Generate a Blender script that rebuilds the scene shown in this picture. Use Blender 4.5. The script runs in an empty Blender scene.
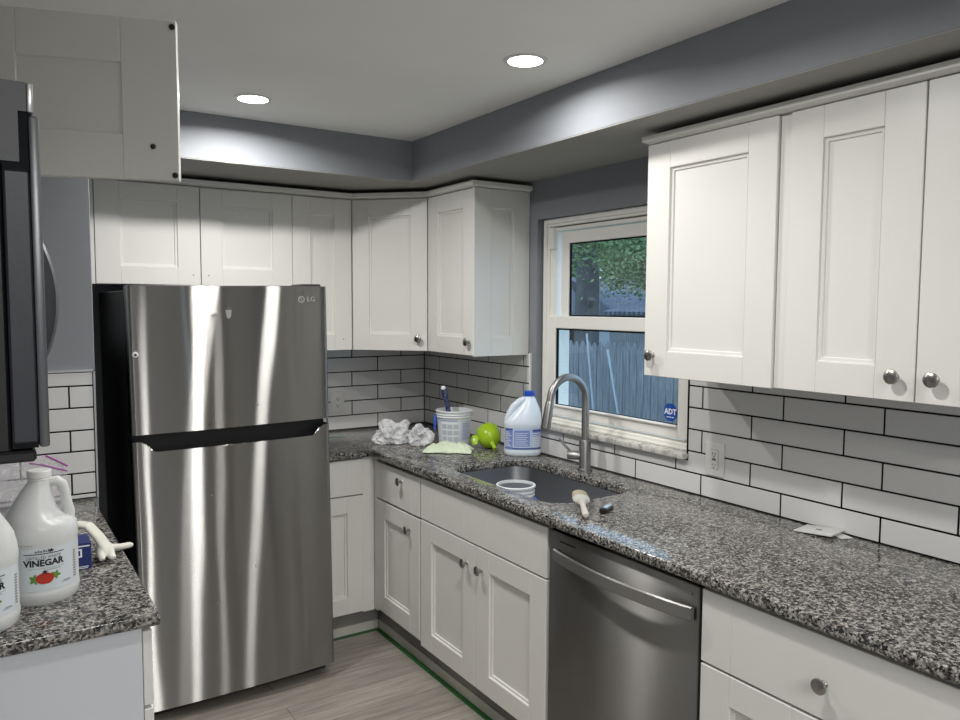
import bpy, bmesh, math, random
from mathutils import Vector, Matrix
random.seed(7)
S = bpy.context.scene
COL = S.collection
PI = math.pi
V = Vector

# ------------------------------------------------------------------ camera
cam_d = bpy.data.cameras.new('camera')
cam_d.sensor_width = 36.0
cam_d.lens = 766.73 * 36.0 / 960.0
cam_d.clip_start = 0.02
cam = bpy.data.objects.new('camera', cam_d)
COL.objects.link(cam)
_r = V((0.83787453, -0.545844, 0.00453794)); _u = V((0.03488026, 0.0618341, 0.99747677)); _f = V((0.54474731, 0.8356021, -0.0708484))
cam.matrix_world = Matrix(((_r.x, _u.x, -_f.x, -2.18873), (_r.y, _u.y, -_f.y, -3.950506), (_r.z, _u.z, -_f.z, 1.602281), (0, 0, 0, 1)))
S.camera = cam

# ------------------------------------------------------------------ world, exposure
w = bpy.data.worlds.new('evening_sky'); S.world = w
w.use_nodes = True
bg = w.node_tree.nodes['Background']
bg.inputs[0].default_value = (0.57, 0.77, 1.0, 1)
bg.inputs[1].default_value = 1.3
S.view_settings.view_transform = 'Standard'
S.view_settings.look = 'None'
S.view_settings.gamma = 1.0
S.view_settings.use_curve_mapping = False
S.view_settings.exposure = 0.50
S.cycles.diffuse_bounces = 8
S.cycles.max_bounces = 14
LAMP_W = [10.5, 4.6, 9.5, 3.4, 10.0, 30.0, 26.0]      # watts of each ceiling lamp; the last three are unseen, added as fill
LAMP_POS = [(-1.307, -1.04), (-0.73, -1.965), (-1.18, -2.62), (-0.76, -3.9), (-2.0, -4.8), (-1.6, -5.75), (-2.25, -5.75)]
LAMP_COL = (1.0, 0.975, 0.94)

# ------------------------------------------------------------------ materials
def nmat(name):
    m = bpy.data.materials.new(name); m.use_nodes = True
    nt = m.node_tree
    return m, nt, nt.nodes['Principled BSDF']
def N(nt, t, **kw):
    n = nt.nodes.new(t)
    for k, v in kw.items():
        if k.startswith('i_'):
            key = k[2:]
            key = int(key) if key.isdigit() else key.replace('_', ' ')
            n.inputs[key].default_value = v
        else: setattr(n, k, v)
    return n
def coords(nt, scale=(1, 1, 1), rot=(0, 0, 0)):
    tc = N(nt, 'ShaderNodeTexCoord'); mp = N(nt, 'ShaderNodeMapping')
    mp.inputs['Scale'].default_value = scale; mp.inputs['Rotation'].default_value = rot
    nt.links.new(tc.outputs['Object'], mp.inputs[0])
    return mp.outputs[0]
def ramp(nt, fac, stops, interp='LINEAR'):
    r = N(nt, 'ShaderNodeValToRGB'); r.color_ramp.interpolation = interp
    e = r.color_ramp.elements
    while len(e) < len(stops): e.new(0.5)
    for k, (p, c) in enumerate(stops):
        e[k].position = p; e[k].color = (c[0], c[1], c[2], 1)
    nt.links.new(fac, r.inputs[0])
    return r.outputs[0]
def bump(nt, b, height, strength, dist=0.01):
    n = N(nt, 'ShaderNodeBump'); n.inputs['Strength'].default_value = strength; n.inputs['Distance'].default_value = dist
    nt.links.new(height, n.inputs['Height']); nt.links.new(n.outputs[0], b.inputs['Normal'])
def paint(name, col, rough=0.5, var=0.03, bscale=180, bstr=0.05, spec=0.5, metal=0.0, **kw):
    m, nt, b = nmat(name)
    co = coords(nt)
    nz = N(nt, 'ShaderNodeTexNoise', i_Scale=3.0, i_Detail=3.0); nt.links.new(co, nz.inputs['Vector'])
    lo = [c * (1 - var) for c in col]; hi = [min(1, c * (1 + var)) for c in col]
    nt.links.new(ramp(nt, nz.outputs[0], [(0.3, lo), (0.7, hi)]), b.inputs['Base Color'])
    b.inputs['Roughness'].default_value = rough; b.inputs['Metallic'].default_value = metal
    b.inputs['Specular IOR Level'].default_value = spec
    for k, v in kw.items(): b.inputs[k.replace('_', ' ')].default_value = v
    if bstr:
        n2 = N(nt, 'ShaderNodeTexNoise', i_Scale=bscale, i_Detail=2.0); nt.links.new(co, n2.inputs['Vector'])
        bump(nt, b, n2.outputs[0], bstr, 0.002)
    return m
M = {}
M['cab'] = paint('cabinet_white_paint', (0.71, 0.705, 0.67), 0.38, 0.012, 220, 0.03)
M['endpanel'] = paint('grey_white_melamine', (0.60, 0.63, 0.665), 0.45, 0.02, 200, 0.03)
M['wall'] = paint('blue_grey_wall_paint', (0.247, 0.262, 0.284), 0.62, 0.03, 260, 0.12, 0.3)
M['ceil'] = paint('ceiling_paint', (0.89, 0.895, 0.885), 0.8, 0.02, 240, 0.1, 0.2)
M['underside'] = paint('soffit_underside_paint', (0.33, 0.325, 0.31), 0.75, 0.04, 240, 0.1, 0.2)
M['tile'] = paint('white_subway_tile', (0.70, 0.70, 0.695), 0.2, 0.03, 30, 0.06, 0.5)
M['grout'] = paint('black_grout', (0.012, 0.012, 0.013), 0.9, 0.2, 300, 0.2, 0.2)
M['vinyl'] = paint('window_vinyl', (0.85, 0.84, 0.79), 0.35, 0.015, 90, 0.02)
M['blackpl'] = paint('black_plastic', (0.008, 0.008, 0.009), 0.45, 0.2, 300, 0.05)
M['fridgeside'] = paint('black_fridge_side', (0.012, 0.013, 0.015), 0.5, 0.15, 500, 0.15, 0.4)
M['gasket'] = paint('black_gasket', (0.005, 0.006, 0.008), 0.6, 0.2, 200, 0.05, 0.15)
M['greypl'] = paint('grey_appliance_plastic', (0.034, 0.038, 0.046), 0.38, 0.08, 300, 0.05)
M['darkpl'] = paint('dark_slate_plastic', (0.028, 0.032, 0.038), 0.35, 0.1, 300, 0.05)
M['nickel'] = paint('brushed_nickel', (0.36, 0.345, 0.325), 0.3, 0.05, 400, 0.03, 0.5, 1.0)
M['dimsilver'] = paint('grey_metal_edge', (0.20, 0.205, 0.215), 0.38, 0.05, 300, 0.05, 0.5, 1.0)
M['silver'] = paint('silver_trim', (0.66, 0.66, 0.65), 0.3, 0.05, 300, 0.05, 0.5, 1.0)
M['white_plate'] = paint('white_plastic_plate', (0.72, 0.72, 0.70), 0.3, 0.01, 100, 0.01)
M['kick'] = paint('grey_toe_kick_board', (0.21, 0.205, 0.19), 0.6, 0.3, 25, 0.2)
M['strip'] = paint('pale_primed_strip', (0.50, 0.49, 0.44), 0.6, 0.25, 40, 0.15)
M['tape'] = paint('green_masking_tape', (0.016, 0.10, 0.018), 0.6, 0.12, 150, 0.2)
M['lime'] = paint('lime_green_plastic', (0.33, 0.52, 0.015), 0.28, 0.06, 60, 0.04)
M['bluecap'] = paint('blue_plastic', (0.02, 0.09, 0.55), 0.35, 0.05, 100, 0.02)
M['navy'] = paint('navy_card', (0.012, 0.022, 0.13), 0.5, 0.06, 120, 0.04)
M['lblue'] = paint('periwinkle_label', (0.20, 0.28, 0.60), 0.4, 0.06, 80, 0.03)
M['lpale'] = paint('pale_blue_label', (0.50, 0.60, 0.78), 0.4, 0.05, 80, 0.03)
M['lwhite'] = paint('label_white_ink', (0.80, 0.83, 0.88), 0.5, 0.03, 80, 0.02)
M['ldark'] = paint('label_dark_blue_ink', (0.05, 0.08, 0.30), 0.5, 0.05, 80, 0.02)
M['ink'] = paint('black_ink', (0.012, 0.012, 0.012), 0.6, 0.1, 80, 0.02)
M['greyink'] = paint('grey_ink', (0.16, 0.16, 0.16), 0.6, 0.1, 80, 0.02)
M['vlabel'] = paint('vinegar_label_film', (0.60, 0.65, 0.685), 0.35, 0.04, 60, 0.02)
M['red'] = paint('tomato_red_ink', (0.40, 0.025, 0.012), 0.4, 0.35, 90, 0.02)
M['leafink'] = paint('leaf_green_ink', (0.10, 0.22, 0.04), 0.5, 0.4, 150, 0.02)
M['hdpe'] = paint('milky_plastic_jug', (0.62, 0.635, 0.63), 0.33, 0.03, 20, 0.06, 0.5, Subsurface_Weight=0.15, Subsurface_Radius=(0.02, 0.02, 0.02))
M['hdpe_blue'] = paint('white_plastic_bleach_jug', (0.72, 0.80, 0.88), 0.3, 0.03, 20, 0.05, 0.5, Subsurface_Weight=0.1, Subsurface_Radius=(0.02, 0.02, 0.02))
M['pail'] = paint('white_pail_plastic', (0.76, 0.79, 0.80), 0.3, 0.03, 30, 0.03)
M['pail_in'] = paint('dried_grey_paint', (0.075, 0.083, 0.092), 0.5, 0.25, 30, 0.2)
M['cloth'] = paint('pale_green_microfibre', (0.62, 0.70, 0.54), 0.95, 0.1, 300, 0.5, 0.1)
M['glove'] = paint('cream_rubber_glove', (0.66, 0.65, 0.57), 0.6, 0.06, 140, 0.25)
M['bristle'] = paint('paint_caked_bristles', (0.42, 0.37, 0.27), 0.9, 0.5, 120, 0.8, 0.1)
M['brushhandle'] = paint('paint_smeared_handle', (0.46, 0.43, 0.385), 0.5, 0.3, 90, 0.3)
M['purple'] = paint('purple_zip_strip', (0.32, 0.06, 0.30), 0.4, 0.15, 200, 0.05)
M['adt'] = paint('sticker_blue', (0.012, 0.075, 0.40), 0.4, 0.03, 80, 0.02)
M['bark'] = paint('tree_bark', (0.10, 0.10, 0.105), 0.95, 0.4, 14, 1.0, 0.1)
M['stake'] = paint('pale_stake', (0.45, 0.50, 0.55), 0.8, 0.1, 40, 0.2, 0.2)
M['grass'] = paint('lawn', (0.06, 0.10, 0.05), 0.95, 0.4, 30, 0.8, 0.1)
M['siding'] = paint('pale_shed_siding', (0.42, 0.46, 0.50), 0.8, 0.05, 30, 0.2, 0.2)
M['rear'] = paint('rear_room_paint', (0.12, 0.125, 0.13), 0.7, 0.03, 200, 0.1, 0.2)

def mat_speckled_brush():
    m, nt, b = nmat('navy_speckled_handle')
    co = coords(nt)
    v = N(nt, 'ShaderNodeTexVoronoi', i_Scale=160.0); nt.links.new(co, v.inputs['Vector'])
    nt.links.new(ramp(nt, v.outputs['Distance'], [(0.22, (0.55, 0.6, 0.7)), (0.3, (0.015, 0.025, 0.10))]), b.inputs['Base Color'])
    b.inputs['Roughness'].default_value = 0.4
    return m
M['speckle'] = mat_speckled_brush()

def mat_granite():
    m, nt, b = nmat('speckled_granite'); L = nt.links.new
    co = coords(nt)
    nz = N(nt, 'ShaderNodeTexNoise', i_Scale=90.0, i_Detail=2.0); L(co, nz.inputs['Vector'])
    mixv = N(nt, 'ShaderNodeMix', data_type='VECTOR'); mixv.inputs[0].default_value = 0.012
    L(co, mixv.inputs[4]); L(nz.outputs['Color'], mixv.inputs[5])
    v1 = N(nt, 'ShaderNodeTexVoronoi', i_Scale=185.0); L(mixv.outputs[1], v1.inputs['Vector'])
    sep = N(nt, 'ShaderNodeSeparateColor'); L(v1.outputs['Color'], sep.inputs[0])
    cl = N(nt, 'ShaderNodeTexNoise', i_Scale=38.0, i_Detail=3.0); L(co, cl.inputs['Vector'])
    add = N(nt, 'ShaderNodeMath', operation='MULTIPLY_ADD'); L(cl.outputs[0], add.inputs[0]); add.inputs[1].default_value = 0.9; 
    L(sep.outputs[0], add.inputs[2])
    sub = N(nt, 'ShaderNodeMath', operation='SUBTRACT'); L(add.outputs[0], sub.inputs[0]); sub.inputs[1].default_value = 0.45
    c1 = ramp(nt, sub.outputs[0], [(0.0, (0.016, 0.016, 0.018)), (0.22, (0.06, 0.058, 0.056)), (0.36, (0.12, 0.115, 0.107)), (0.56, (0.21, 0.20, 0.185)), (0.78, (0.36, 0.345, 0.32))], 'CONSTANT')
    v2 = N(nt, 'ShaderNodeTexVoronoi', i_Scale=330.0); L(co, v2.inputs['Vector'])
    sep2 = N(nt, 'ShaderNodeSeparateColor'); L(v2.outputs['Color'], sep2.inputs[0])
    c2 = ramp(nt, sep2.outputs[1], [(0.0, (0.10, 0.10, 0.10)), (0.25, (0.5, 0.5, 0.5)), (0.8, (0.62, 0.61, 0.6))], 'CONSTANT')
    mx = N(nt, 'ShaderNodeMix', data_type='RGBA', blend_type='OVERLAY'); mx.inputs[0].default_value = 0.5
    L(c1, mx.inputs[6]); L(c2, mx.inputs[7]); L(mx.outputs[2], b.inputs['Base Color'])
    b.inputs['Roughness'].default_value = 0.14
    return m
M['granite'] = mat_granite()

def mat_stone():
    m, nt, b = nmat('pale_marble_sill'); co = coords(nt)
    nz = N(nt, 'ShaderNodeTexNoise', i_Scale=45.0, i_Detail=6.0, i_Roughness=0.7); nt.links.new(co, nz.inputs['Vector'])
    nt.links.new(ramp(nt, nz.outputs[0], [(0.32, (0.25, 0.24, 0.22)), (0.5, (0.58, 0.57, 0.53)), (0.7, (0.72, 0.71, 0.67))]), b.inputs['Base Color'])
    b.inputs['Roughness'].default_value = 0.25
    return m
M['stone'] = mat_stone()

def mat_steel(name, col, rough, aniso, wav=0.0, wscale=(1, 1, 1)):
    """brushed metal: the brushing runs sideways, so highlights are drawn out vertically"""
    m, nt, b = nmat(name); L = nt.links.new
    nt.nodes.remove(b); out = nt.nodes['Material Output']
    g = N(nt, 'ShaderNodeBsdfAnisotropic'); L(g.outputs[0], out.inputs[0])
    g.inputs['Anisotropy'].default_value = aniso
    g.inputs['Rotation'].default_value = 0.0
    tg = N(nt, 'ShaderNodeTangent', direction_type='RADIAL', axis='Z'); L(tg.outputs[0], g.inputs['Tangent'])
    co = coords(nt, (3, 3, 400))
    nz = N(nt, 'ShaderNodeTexNoise', i_Scale=1.0, i_Detail=2.0); L(co, nz.inputs['Vector'])
    L(ramp(nt, nz.outputs[0], [(0.3, [c * 0.93 for c in col]), (0.7, col)]), g.inputs['Color'])
    co3 = coords(nt)
    sm = N(nt, 'ShaderNodeTexNoise', i_Scale=5.0, i_Detail=5.0, i_Roughness=0.65); L(co3, sm.inputs['Vector'])
    mr = N(nt, 'ShaderNodeMapRange'); mr.inputs[1].default_value = 0.35; mr.inputs[2].default_value = 0.75
    mr.inputs[3].default_value = rough * 0.97; mr.inputs[4].default_value = rough * 1.05
    L(sm.outputs[0], mr.inputs[0]); L(mr.outputs[0], g.inputs['Roughness'])
    if wav:
        co2 = coords(nt, wscale)
        n2 = N(nt, 'ShaderNodeTexNoise', i_Scale=1.0, i_Detail=1.0); L(co2, n2.inputs['Vector'])
        n = N(nt, 'ShaderNodeBump'); n.inputs['Strength'].default_value = wav; n.inputs['Distance'].default_value = 0.02
        L(n2.outputs[0], n.inputs['Height']); L(n.outputs[0], g.inputs['Normal'])
    return m
M['steel'] = mat_steel('brushed_stainless', (0.37, 0.365, 0.352), 0.19, 0.91, 0.07, (5, 5, 1.2))
M['dwsteel'] = mat_steel('dark_stainless', (0.35, 0.345, 0.335), 0.38, 0.72)
M['sinksteel'] = mat_steel('sink_stainless', (0.30, 0.31, 0.33), 0.5, 0.3)
M['handlesteel'] = mat_steel('satin_handle_steel', (0.35, 0.345, 0.34), 0.40, 0.3)

def mat_floor():
    m, nt, b = nmat('grey_oak_vinyl_plank'); L = nt.links.new
    co = coords(nt)
    br = N(nt, 'ShaderNodeTexBrick', offset=0.37); L(co, br.inputs['Vector'])
    br.inputs['Scale'].default_value = 1.0; br.inputs['Brick Width'].default_value = 1.22; br.inputs['Row Height'].default_value = 0.178
    br.inputs['Mortar Size'].default_value = 0.0016; br.inputs['Bias'].default_value = 0.0
    br.inputs['Color1'].default_value = (0.235, 0.212, 0.187, 1); br.inputs['Color2'].default_value = (0.31, 0.285, 0.255, 1); br.inputs['Mortar'].default_value = (0.11, 0.10, 0.09, 1)
    co2 = coords(nt, (2.2, 26, 1))
    nz = N(nt, 'ShaderNodeTexNoise', i_Scale=1.4, i_Detail=7.0, i_Roughness=0.65, i_Distortion=0.6); L(co2, nz.inputs['Vector'])
    g = ramp(nt, nz.outputs[0], [(0.30, (0.28, 0.28, 0.28)), (0.5, (0.52, 0.52, 0.52)), (0.72, (0.75, 0.75, 0.75))])
    mx = N(nt, 'ShaderNodeMix', data_type='RGBA', blend_type='OVERLAY'); mx.inputs[0].default_value = 0.75
    L(br.outputs[0], mx.inputs[6]); L(g, mx.inputs[7]); L(mx.outputs[2], b.inputs['Base Color'])
    b.inputs['Roughness'].default_value = 0.42
    bump(nt, b, nz.outputs[0], 0.06, 0.003)
    return m
M['floor'] = mat_floor()

def mat_fence():
    m, nt, b = nmat('weathered_grey_pickets'); L = nt.links.new
    co = coords(nt, (1, 14, 1.3))
    nz = N(nt, 'ShaderNodeTexNoise', i_Scale=2.5, i_Detail=6.0, i_Roughness=0.7); L(co, nz.inputs['Vector'])
    L(ramp(nt, nz.outputs[0], [(0.3, (0.13, 0.135, 0.14)), (0.55, (0.24, 0.25, 0.26)), (0.75, (0.37, 0.38, 0.39))]), b.inputs['Base Color'])
    b.inputs['Roughness'].default_value = 0.9
    bump(nt, b, nz.outputs[0], 0.4, 0.01)
    return m
M['fence'] = mat_fence()
def mat_shingle():
    m, nt, b = nmat('grey_roof_shingles'); L = nt.links.new
    br = N(nt, 'ShaderNodeTexBrick'); L(coords(nt), br.inputs['Vector']); br.inputs['Scale'].default_value = 4.0
    br.inputs['Color1'].default_value = (0.14, 0.15, 0.19, 1); br.inputs['Color2'].default_value = (0.20, 0.21, 0.26, 1); br.inputs['Mortar'].default_value = (0.08, 0.085, 0.1, 1)
    L(br.outputs[0], b.inputs['Base Color']); b.inputs['Roughness'].default_value = 0.9
    return m
M['shingle'] = mat_shingle()
def mat_leaf():
    m, nt, b = nmat('leaf_green'); L = nt.links.new
    nz = N(nt, 'ShaderNodeTexNoise', i_Scale=9.0, i_Detail=2.0); L(coords(nt), nz.inputs['Vector'])
    L(ramp(nt, nz.outputs[0], [(0.35, (0.08, 0.15, 0.06)), (0.6, (0.24, 0.36, 0.15))]), b.inputs['Base Color'])
    b.inputs['Roughness'].default_value = 0.6
    b.inputs['Transmission Weight'].default_value = 0.0
    return m
M['leaf'] = mat_leaf()
def mat_glass():
    m, nt, b = nmat('window_glass'); L = nt.links.new
    out = nt.nodes['Material Output']
    tr = N(nt, 'ShaderNodeBsdfTransparent'); tr.inputs[0].default_value = (0.92, 0.96, 0.98, 1)
    gl = N(nt, 'ShaderNodeBsdfGlossy'); gl.inputs['Roughness'].default_value = 0.02
    lw = N(nt, 'ShaderNodeLayerWeight', i_Blend=0.5)
    pw = N(nt, 'ShaderNodeMath', operation='POWER'); L(lw.outputs['Facing'], pw.inputs[0]); pw.inputs[1].default_value = 4.0
    fr = N(nt, 'ShaderNodeMath', operation='MULTIPLY_ADD'); L(pw.outputs[0], fr.inputs[0]); fr.inputs[1].default_value = 0.6; fr.inputs[2].default_value = 0.03
    mx = N(nt, 'ShaderNodeMixShader'); L(fr.outputs[0], mx.inputs[0]); L(tr.outputs[0], mx.inputs[1]); L(gl.outputs[0], mx.inputs[2])
    L(mx.outputs[0], out.inputs[0])
    return m
M['glass'] = mat_glass()
def mat_film(name, col, dens, rough=0.15):
    m, nt, b = nmat(name); L = nt.links.new
    out = nt.nodes['Material Output']
    b.inputs['Base Color'].default_value = (*col, 1); b.inputs['Roughness'].default_value = rough
    tr = N(nt, 'ShaderNodeBsdfTransparent')
    lw = N(nt, 'ShaderNodeLayerWeight', i_Blend=0.35)
    nz = N(nt, 'ShaderNodeTexNoise', i_Scale=45.0, i_Detail=4.0); L(coords(nt), nz.inputs['Vector'])
    mr = N(nt, 'ShaderNodeMapRange'); mr.inputs[1].default_value = 0.35; mr.inputs[2].default_value = 0.7
    mr.inputs[3].default_value = dens * 0.6; mr.inputs[4].default_value = min(1, dens * 1.35)
    L(nz.outputs[0], mr.inputs[0])
    ad = N(nt, 'ShaderNodeMath', operation='MULTIPLY_ADD', use_clamp=True); L(lw.outputs['Facing'], ad.inputs[0]); ad.inputs[1].default_value = 0.35; L(mr.outputs[0], ad.inputs[2])
    mx = N(nt, 'ShaderNodeMixShader'); L(ad.outputs[0], mx.inputs[0]); L(tr.outputs[0], mx.inputs[1]); L(b.outputs[0], mx.inputs[2])
    L(mx.outputs[0], out.inputs[0])
    bump(nt, b, nz.outputs[0], 0.25, 0.003)
    return m
M['bagfilm'] = mat_film('crumpled_white_bag_film', (0.92, 0.93, 0.95), 0.44, 0.2)
M['zipfilm'] = mat_film('clear_bag_film', (0.80, 0.77, 0.82), 0.30)
def emit(name, col, st):
    m, nt, b = nmat(name)
    b.inputs['Base Color'].default_value = (0.9, 0.9, 0.9, 1)
    b.inputs['Emission Color'].default_value = (*col, 1); b.inputs['Emission Strength'].default_value = st
    return m
M['lens'] = emit('lit_lamp_lens', (1.0, 0.98, 0.96), 9.0)

# ------------------------------------------------------------------ mesh builder
class MB:
    def __init__(s): s.v = []; s.f = []; s.mi = []
    def add(s, vs, fs, T=None, mi=0):
        o = len(s.v)
        s.v += [(T @ V(p)) if T is not None else V(p) for p in vs]
        s.f += [tuple(i + o for i in f) for f in fs]; s.mi += [mi] * len(fs)
        return s
    def box(s, lo, hi, bev=0.0, T=None, mi=0, seg=1):
        lo, hi = V(lo), V(hi)
        lo2 = V([min(a, b) for a, b in zip(lo, hi)]); hi2 = V([max(a, b) for a, b in zip(lo, hi)])
        bm = bmesh.new(); bmesh.ops.create_cube(bm, size=1.0)
        c = (lo2 + hi2) / 2; d = hi2 - lo2
        for v in bm.verts: v.co = V((v.co.x * d.x, v.co.y * d.y, v.co.z * d.z)) + c
        if bev > 0:
            bmesh.ops.bevel(bm, geom=list(bm.edges), offset=min(bev, min(d) * 0.45), segments=seg, affect='EDGES', profile=0.5)
        bm.verts.index_update()
        s.add([v.co.copy() for v in bm.verts], [[v.index for v in f.verts] for f in bm.faces], T, mi); bm.free()
        return s
    def loft(s, rings, cap0=True, cap1=True, T=None, mi=0, closed=True):
        n = len(rings[0]); vs = [p for r in rings for p in r]; fs = []
        for i in range(len(rings) - 1):
            for j in range(n if closed else n - 1):
                k = (j + 1) % n
                fs.append((i * n + j, i * n + k, (i + 1) * n + k, (i + 1) * n + j))
        if cap0: fs.append(tuple(reversed(range(n))))
        if cap1: fs.append(tuple(range((len(rings) - 1) * n, len(rings) * n)))
        return s.add(vs, fs, T, mi)
    def lathe(s, prof, T=None, seg=32, mi=0, cap0=True, cap1=True):
        rings = [[(r * math.cos(2 * PI * k / seg), r * math.sin(2 * PI * k / seg), z) for k in range(seg)] for r, z in prof]
        return s.loft(rings, cap0, cap1, T, mi)
    def prism(s, poly, z0, z1, T=None, mi=0):
        return s.loft([[(x, y, z0) for x, y in poly], [(x, y, z1) for x, y in poly]], True, True, T, mi)
    def tube(s, pts, r, seg=12, T=None, mi=0, flat=1.0):
        pts = [V(p) for p in pts]; n = len(pts)
        rs = r if isinstance(r, (list, tuple)) else [r] * n
        rings = []; up = None
        for i, p in enumerate(pts):
            t = (pts[min(i + 1, n - 1)] - pts[max(i - 1, 0)]).normalized()
            if up is None:
                up = V((0, 0, 1)) if abs(t.z) < 0.9 else V((1, 0, 0))
            a = t.cross(up).normalized(); b = a.cross(t).normalized(); up = b
            rings.append([p + a * rs[i] * math.cos(2 * PI * k / seg) + b * rs[i] * flat * math.sin(2 * PI * k / seg) for k in range(seg)])
        return s.loft(rings, True, True, T, mi)
    def grid(s, fn, nu, nv, T=None, mi=0):
        vs = [fn(i / nu, j / nv) for j in range(nv + 1) for i in range(nu + 1)]
        fs = [(j * (nu + 1) + i, j * (nu + 1) + i + 1, (j + 1) * (nu + 1) + i + 1, (j + 1) * (nu + 1) + i) for j in range(nv) for i in range(nu)]
        return s.add(vs, fs, T, mi)

def obj(name, mb, mat, parent=None, label=None, smooth=35, loc=None, fix=True):
    """link the builder as ONE mesh object; vertices are world coordinates moved to the parent's (or loc's) origin"""
    me = bpy.data.meshes.new(name)
    off = V((0, 0, 0))
    root = parent
    if parent is not None:
        off = V(parent.get('_o', (0, 0, 0)))
    elif loc is not None: off = V(loc)
    me.from_pydata([tuple(v - off) for v in mb.v], [], mb.f)
    mats = mat if isinstance(mat, (list, tuple)) else [mat]
    for m in mats: me.materials.append(M[m] if isinstance(m, str) else m)
    for p, i in zip(me.polygons, mb.mi): p.material_index = i
    if fix:
        bm = bmesh.new(); bm.from_mesh(me); bmesh.ops.recalc_face_normals(bm, faces=bm.faces); bm.to_mesh(me); bm.free()
    me.update()
    if smooth:
        for p in me.polygons: p.use_smooth = True
        me.set_sharp_from_angle(angle=math.radians(smooth))
    o = bpy.data.objects.new(name, me); COL.objects.link(o)
    if parent is not None:
        o.parent = parent; o['_o'] = list(off)
    else:
        o.location = off
        o['_o'] = list(off)
    if label: o['label'] = label
    return o
def tag(o, label, cat, group=None):
    o['label'] = label; o['category'] = cat
    if group: o['group'] = group
    return o
def thing(name, label, cat, loc, group=None, local=False, rz=0):
    o = bpy.data.objects.new(name, None); COL.objects.link(o); o.empty_display_size = 0.1
    o.location = loc; o.rotation_euler = (0, 0, rz)
    o['_o'] = [0, 0, 0] if local else list(loc)
    return tag(o, label, cat, group)
def struct(name, mb, mat, smooth=35):
    o = obj(name, mb, mat, None, None, smooth); o['kind'] = 'structure'
    return o
def frame(origin, u, w, v=(0, 0, 1)):
    u, v, w = V(u).normalized(), V(v).normalized(), V(w).normalized()
    return Matrix(((u.x, v.x, w.x, origin[0]), (u.y, v.y, w.y, origin[1]), (u.z, v.z, w.z, origin[2]), (0, 0, 0, 1)))
def Tz(loc, rz=0): return Matrix.Translation(loc) @ Matrix.Rotation(rz, 4, 'Z')
def text_geo(body, size, T, wrap=None, ext=0.0004, xs=1.0, bold=0.0):
    """lettering as mesh; T maps text plane (x right, y up, z out); wrap = radius of a cylinder whose axis is the text's y"""
    cu = bpy.data.curves.new('lettering', 'FONT'); cu.body = body; cu.size = size; cu.align_x = 'CENTER'; cu.align_y = 'CENTER'
    cu.extrude = ext; cu.resolution_u = 2; cu.offset = bold
    to = bpy.data.objects.new('lettering_tmp', cu); COL.objects.link(to)
    dg = bpy.context.evaluated_depsgraph_get()
    me = to.evaluated_get(dg).to_mesh()
    vs = [v.co.copy() for v in me.vertices]; fs = [tuple(p.vertices) for p in me.polygons]
    to.evaluated_get(dg).to_mesh_clear()
    bpy.data.objects.remove(to); bpy.data.curves.remove(cu)
    for v in vs: v.x *= xs
    if wrap:
        vs = [V(((wrap + v.z) * math.sin(v.x / wrap), v.y, (wrap + v.z) * math.cos(v.x / wrap) - wrap)) for v in vs]
    mb = MB(); mb.add(vs, fs, T)
    return mb

# ------------------------------------------------------------------ ROOM SHELL
XL, YB, HC, HS = -2.52, -6.3, 2.368, 2.183
struct('floor', MB().box((XL - 0.1, YB - 0.1, -0.06), (0.12, 0.12, 0.0)), 'floor')
struct('ceiling', MB().box((XL - 0.1, YB - 0.1, HC), (0.12, 0.12, HC + 0.06)), 'ceil')
struct('wall_back', MB().box((XL - 0.1, 0.0, 0), (0.12, 0.1, HC)), 'wall')
# right wall with the window opening
WY0, WY1, WZ0, WZ1 = -2.013, -1.078, 1.040, 2.002
mb = MB()
mb.box((0, YB, 0), (0.12, WY0, HC)); mb.box((0, WY1, 0), (0.12, 0.0, HC)); mb.box((0, WY0, 0), (0.12, WY1, WZ0)); mb.box((0, WY0, WZ1), (0.12, WY1, HC))
struct('wall_right', mb, 'wall')
struct('wall_left', MB().box((XL - 0.1, YB, 0), (XL, 0, HC)), 'wall')
mb = MB(); mb.box((XL, YB - 0.1, 0), (-1.75, YB, HC)); mb.box((-0.75, YB - 0.1, 0), (0.0, YB, HC)); mb.box((-1.75, YB - 0.1, 2.05), (-0.75, YB, HC))
mb.box((-1.75, YB - 0.5, 0), (-0.75, YB - 0.45, 2.05))
struct('wall_rear', mb, 'rear')
struct('wall_left_stub', MB().box((XL, -0.94, 0), (-1.854, 0.0, HC), 0.002), 'wall')
mb = MB(); mb.box((-0.462, YB, HS), (0, 0, HC), 0.002); mb.box((-0.4605, YB, HS - 0.002), (0, 0, HS + 0.001), 0, None, 1); struct('trim_1', mb, ['wall', 'underside'])
mb = MB(); mb.box((-1.854, -0.713, HS), (-0.462, 0, HC), 0.002); mb.box((-1.854, -0.7115, HS - 0.002), (-0.462, 0, HS + 0.001), 0, None, 1); struct('trim_2', mb, ['wall', 'underside'])

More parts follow.
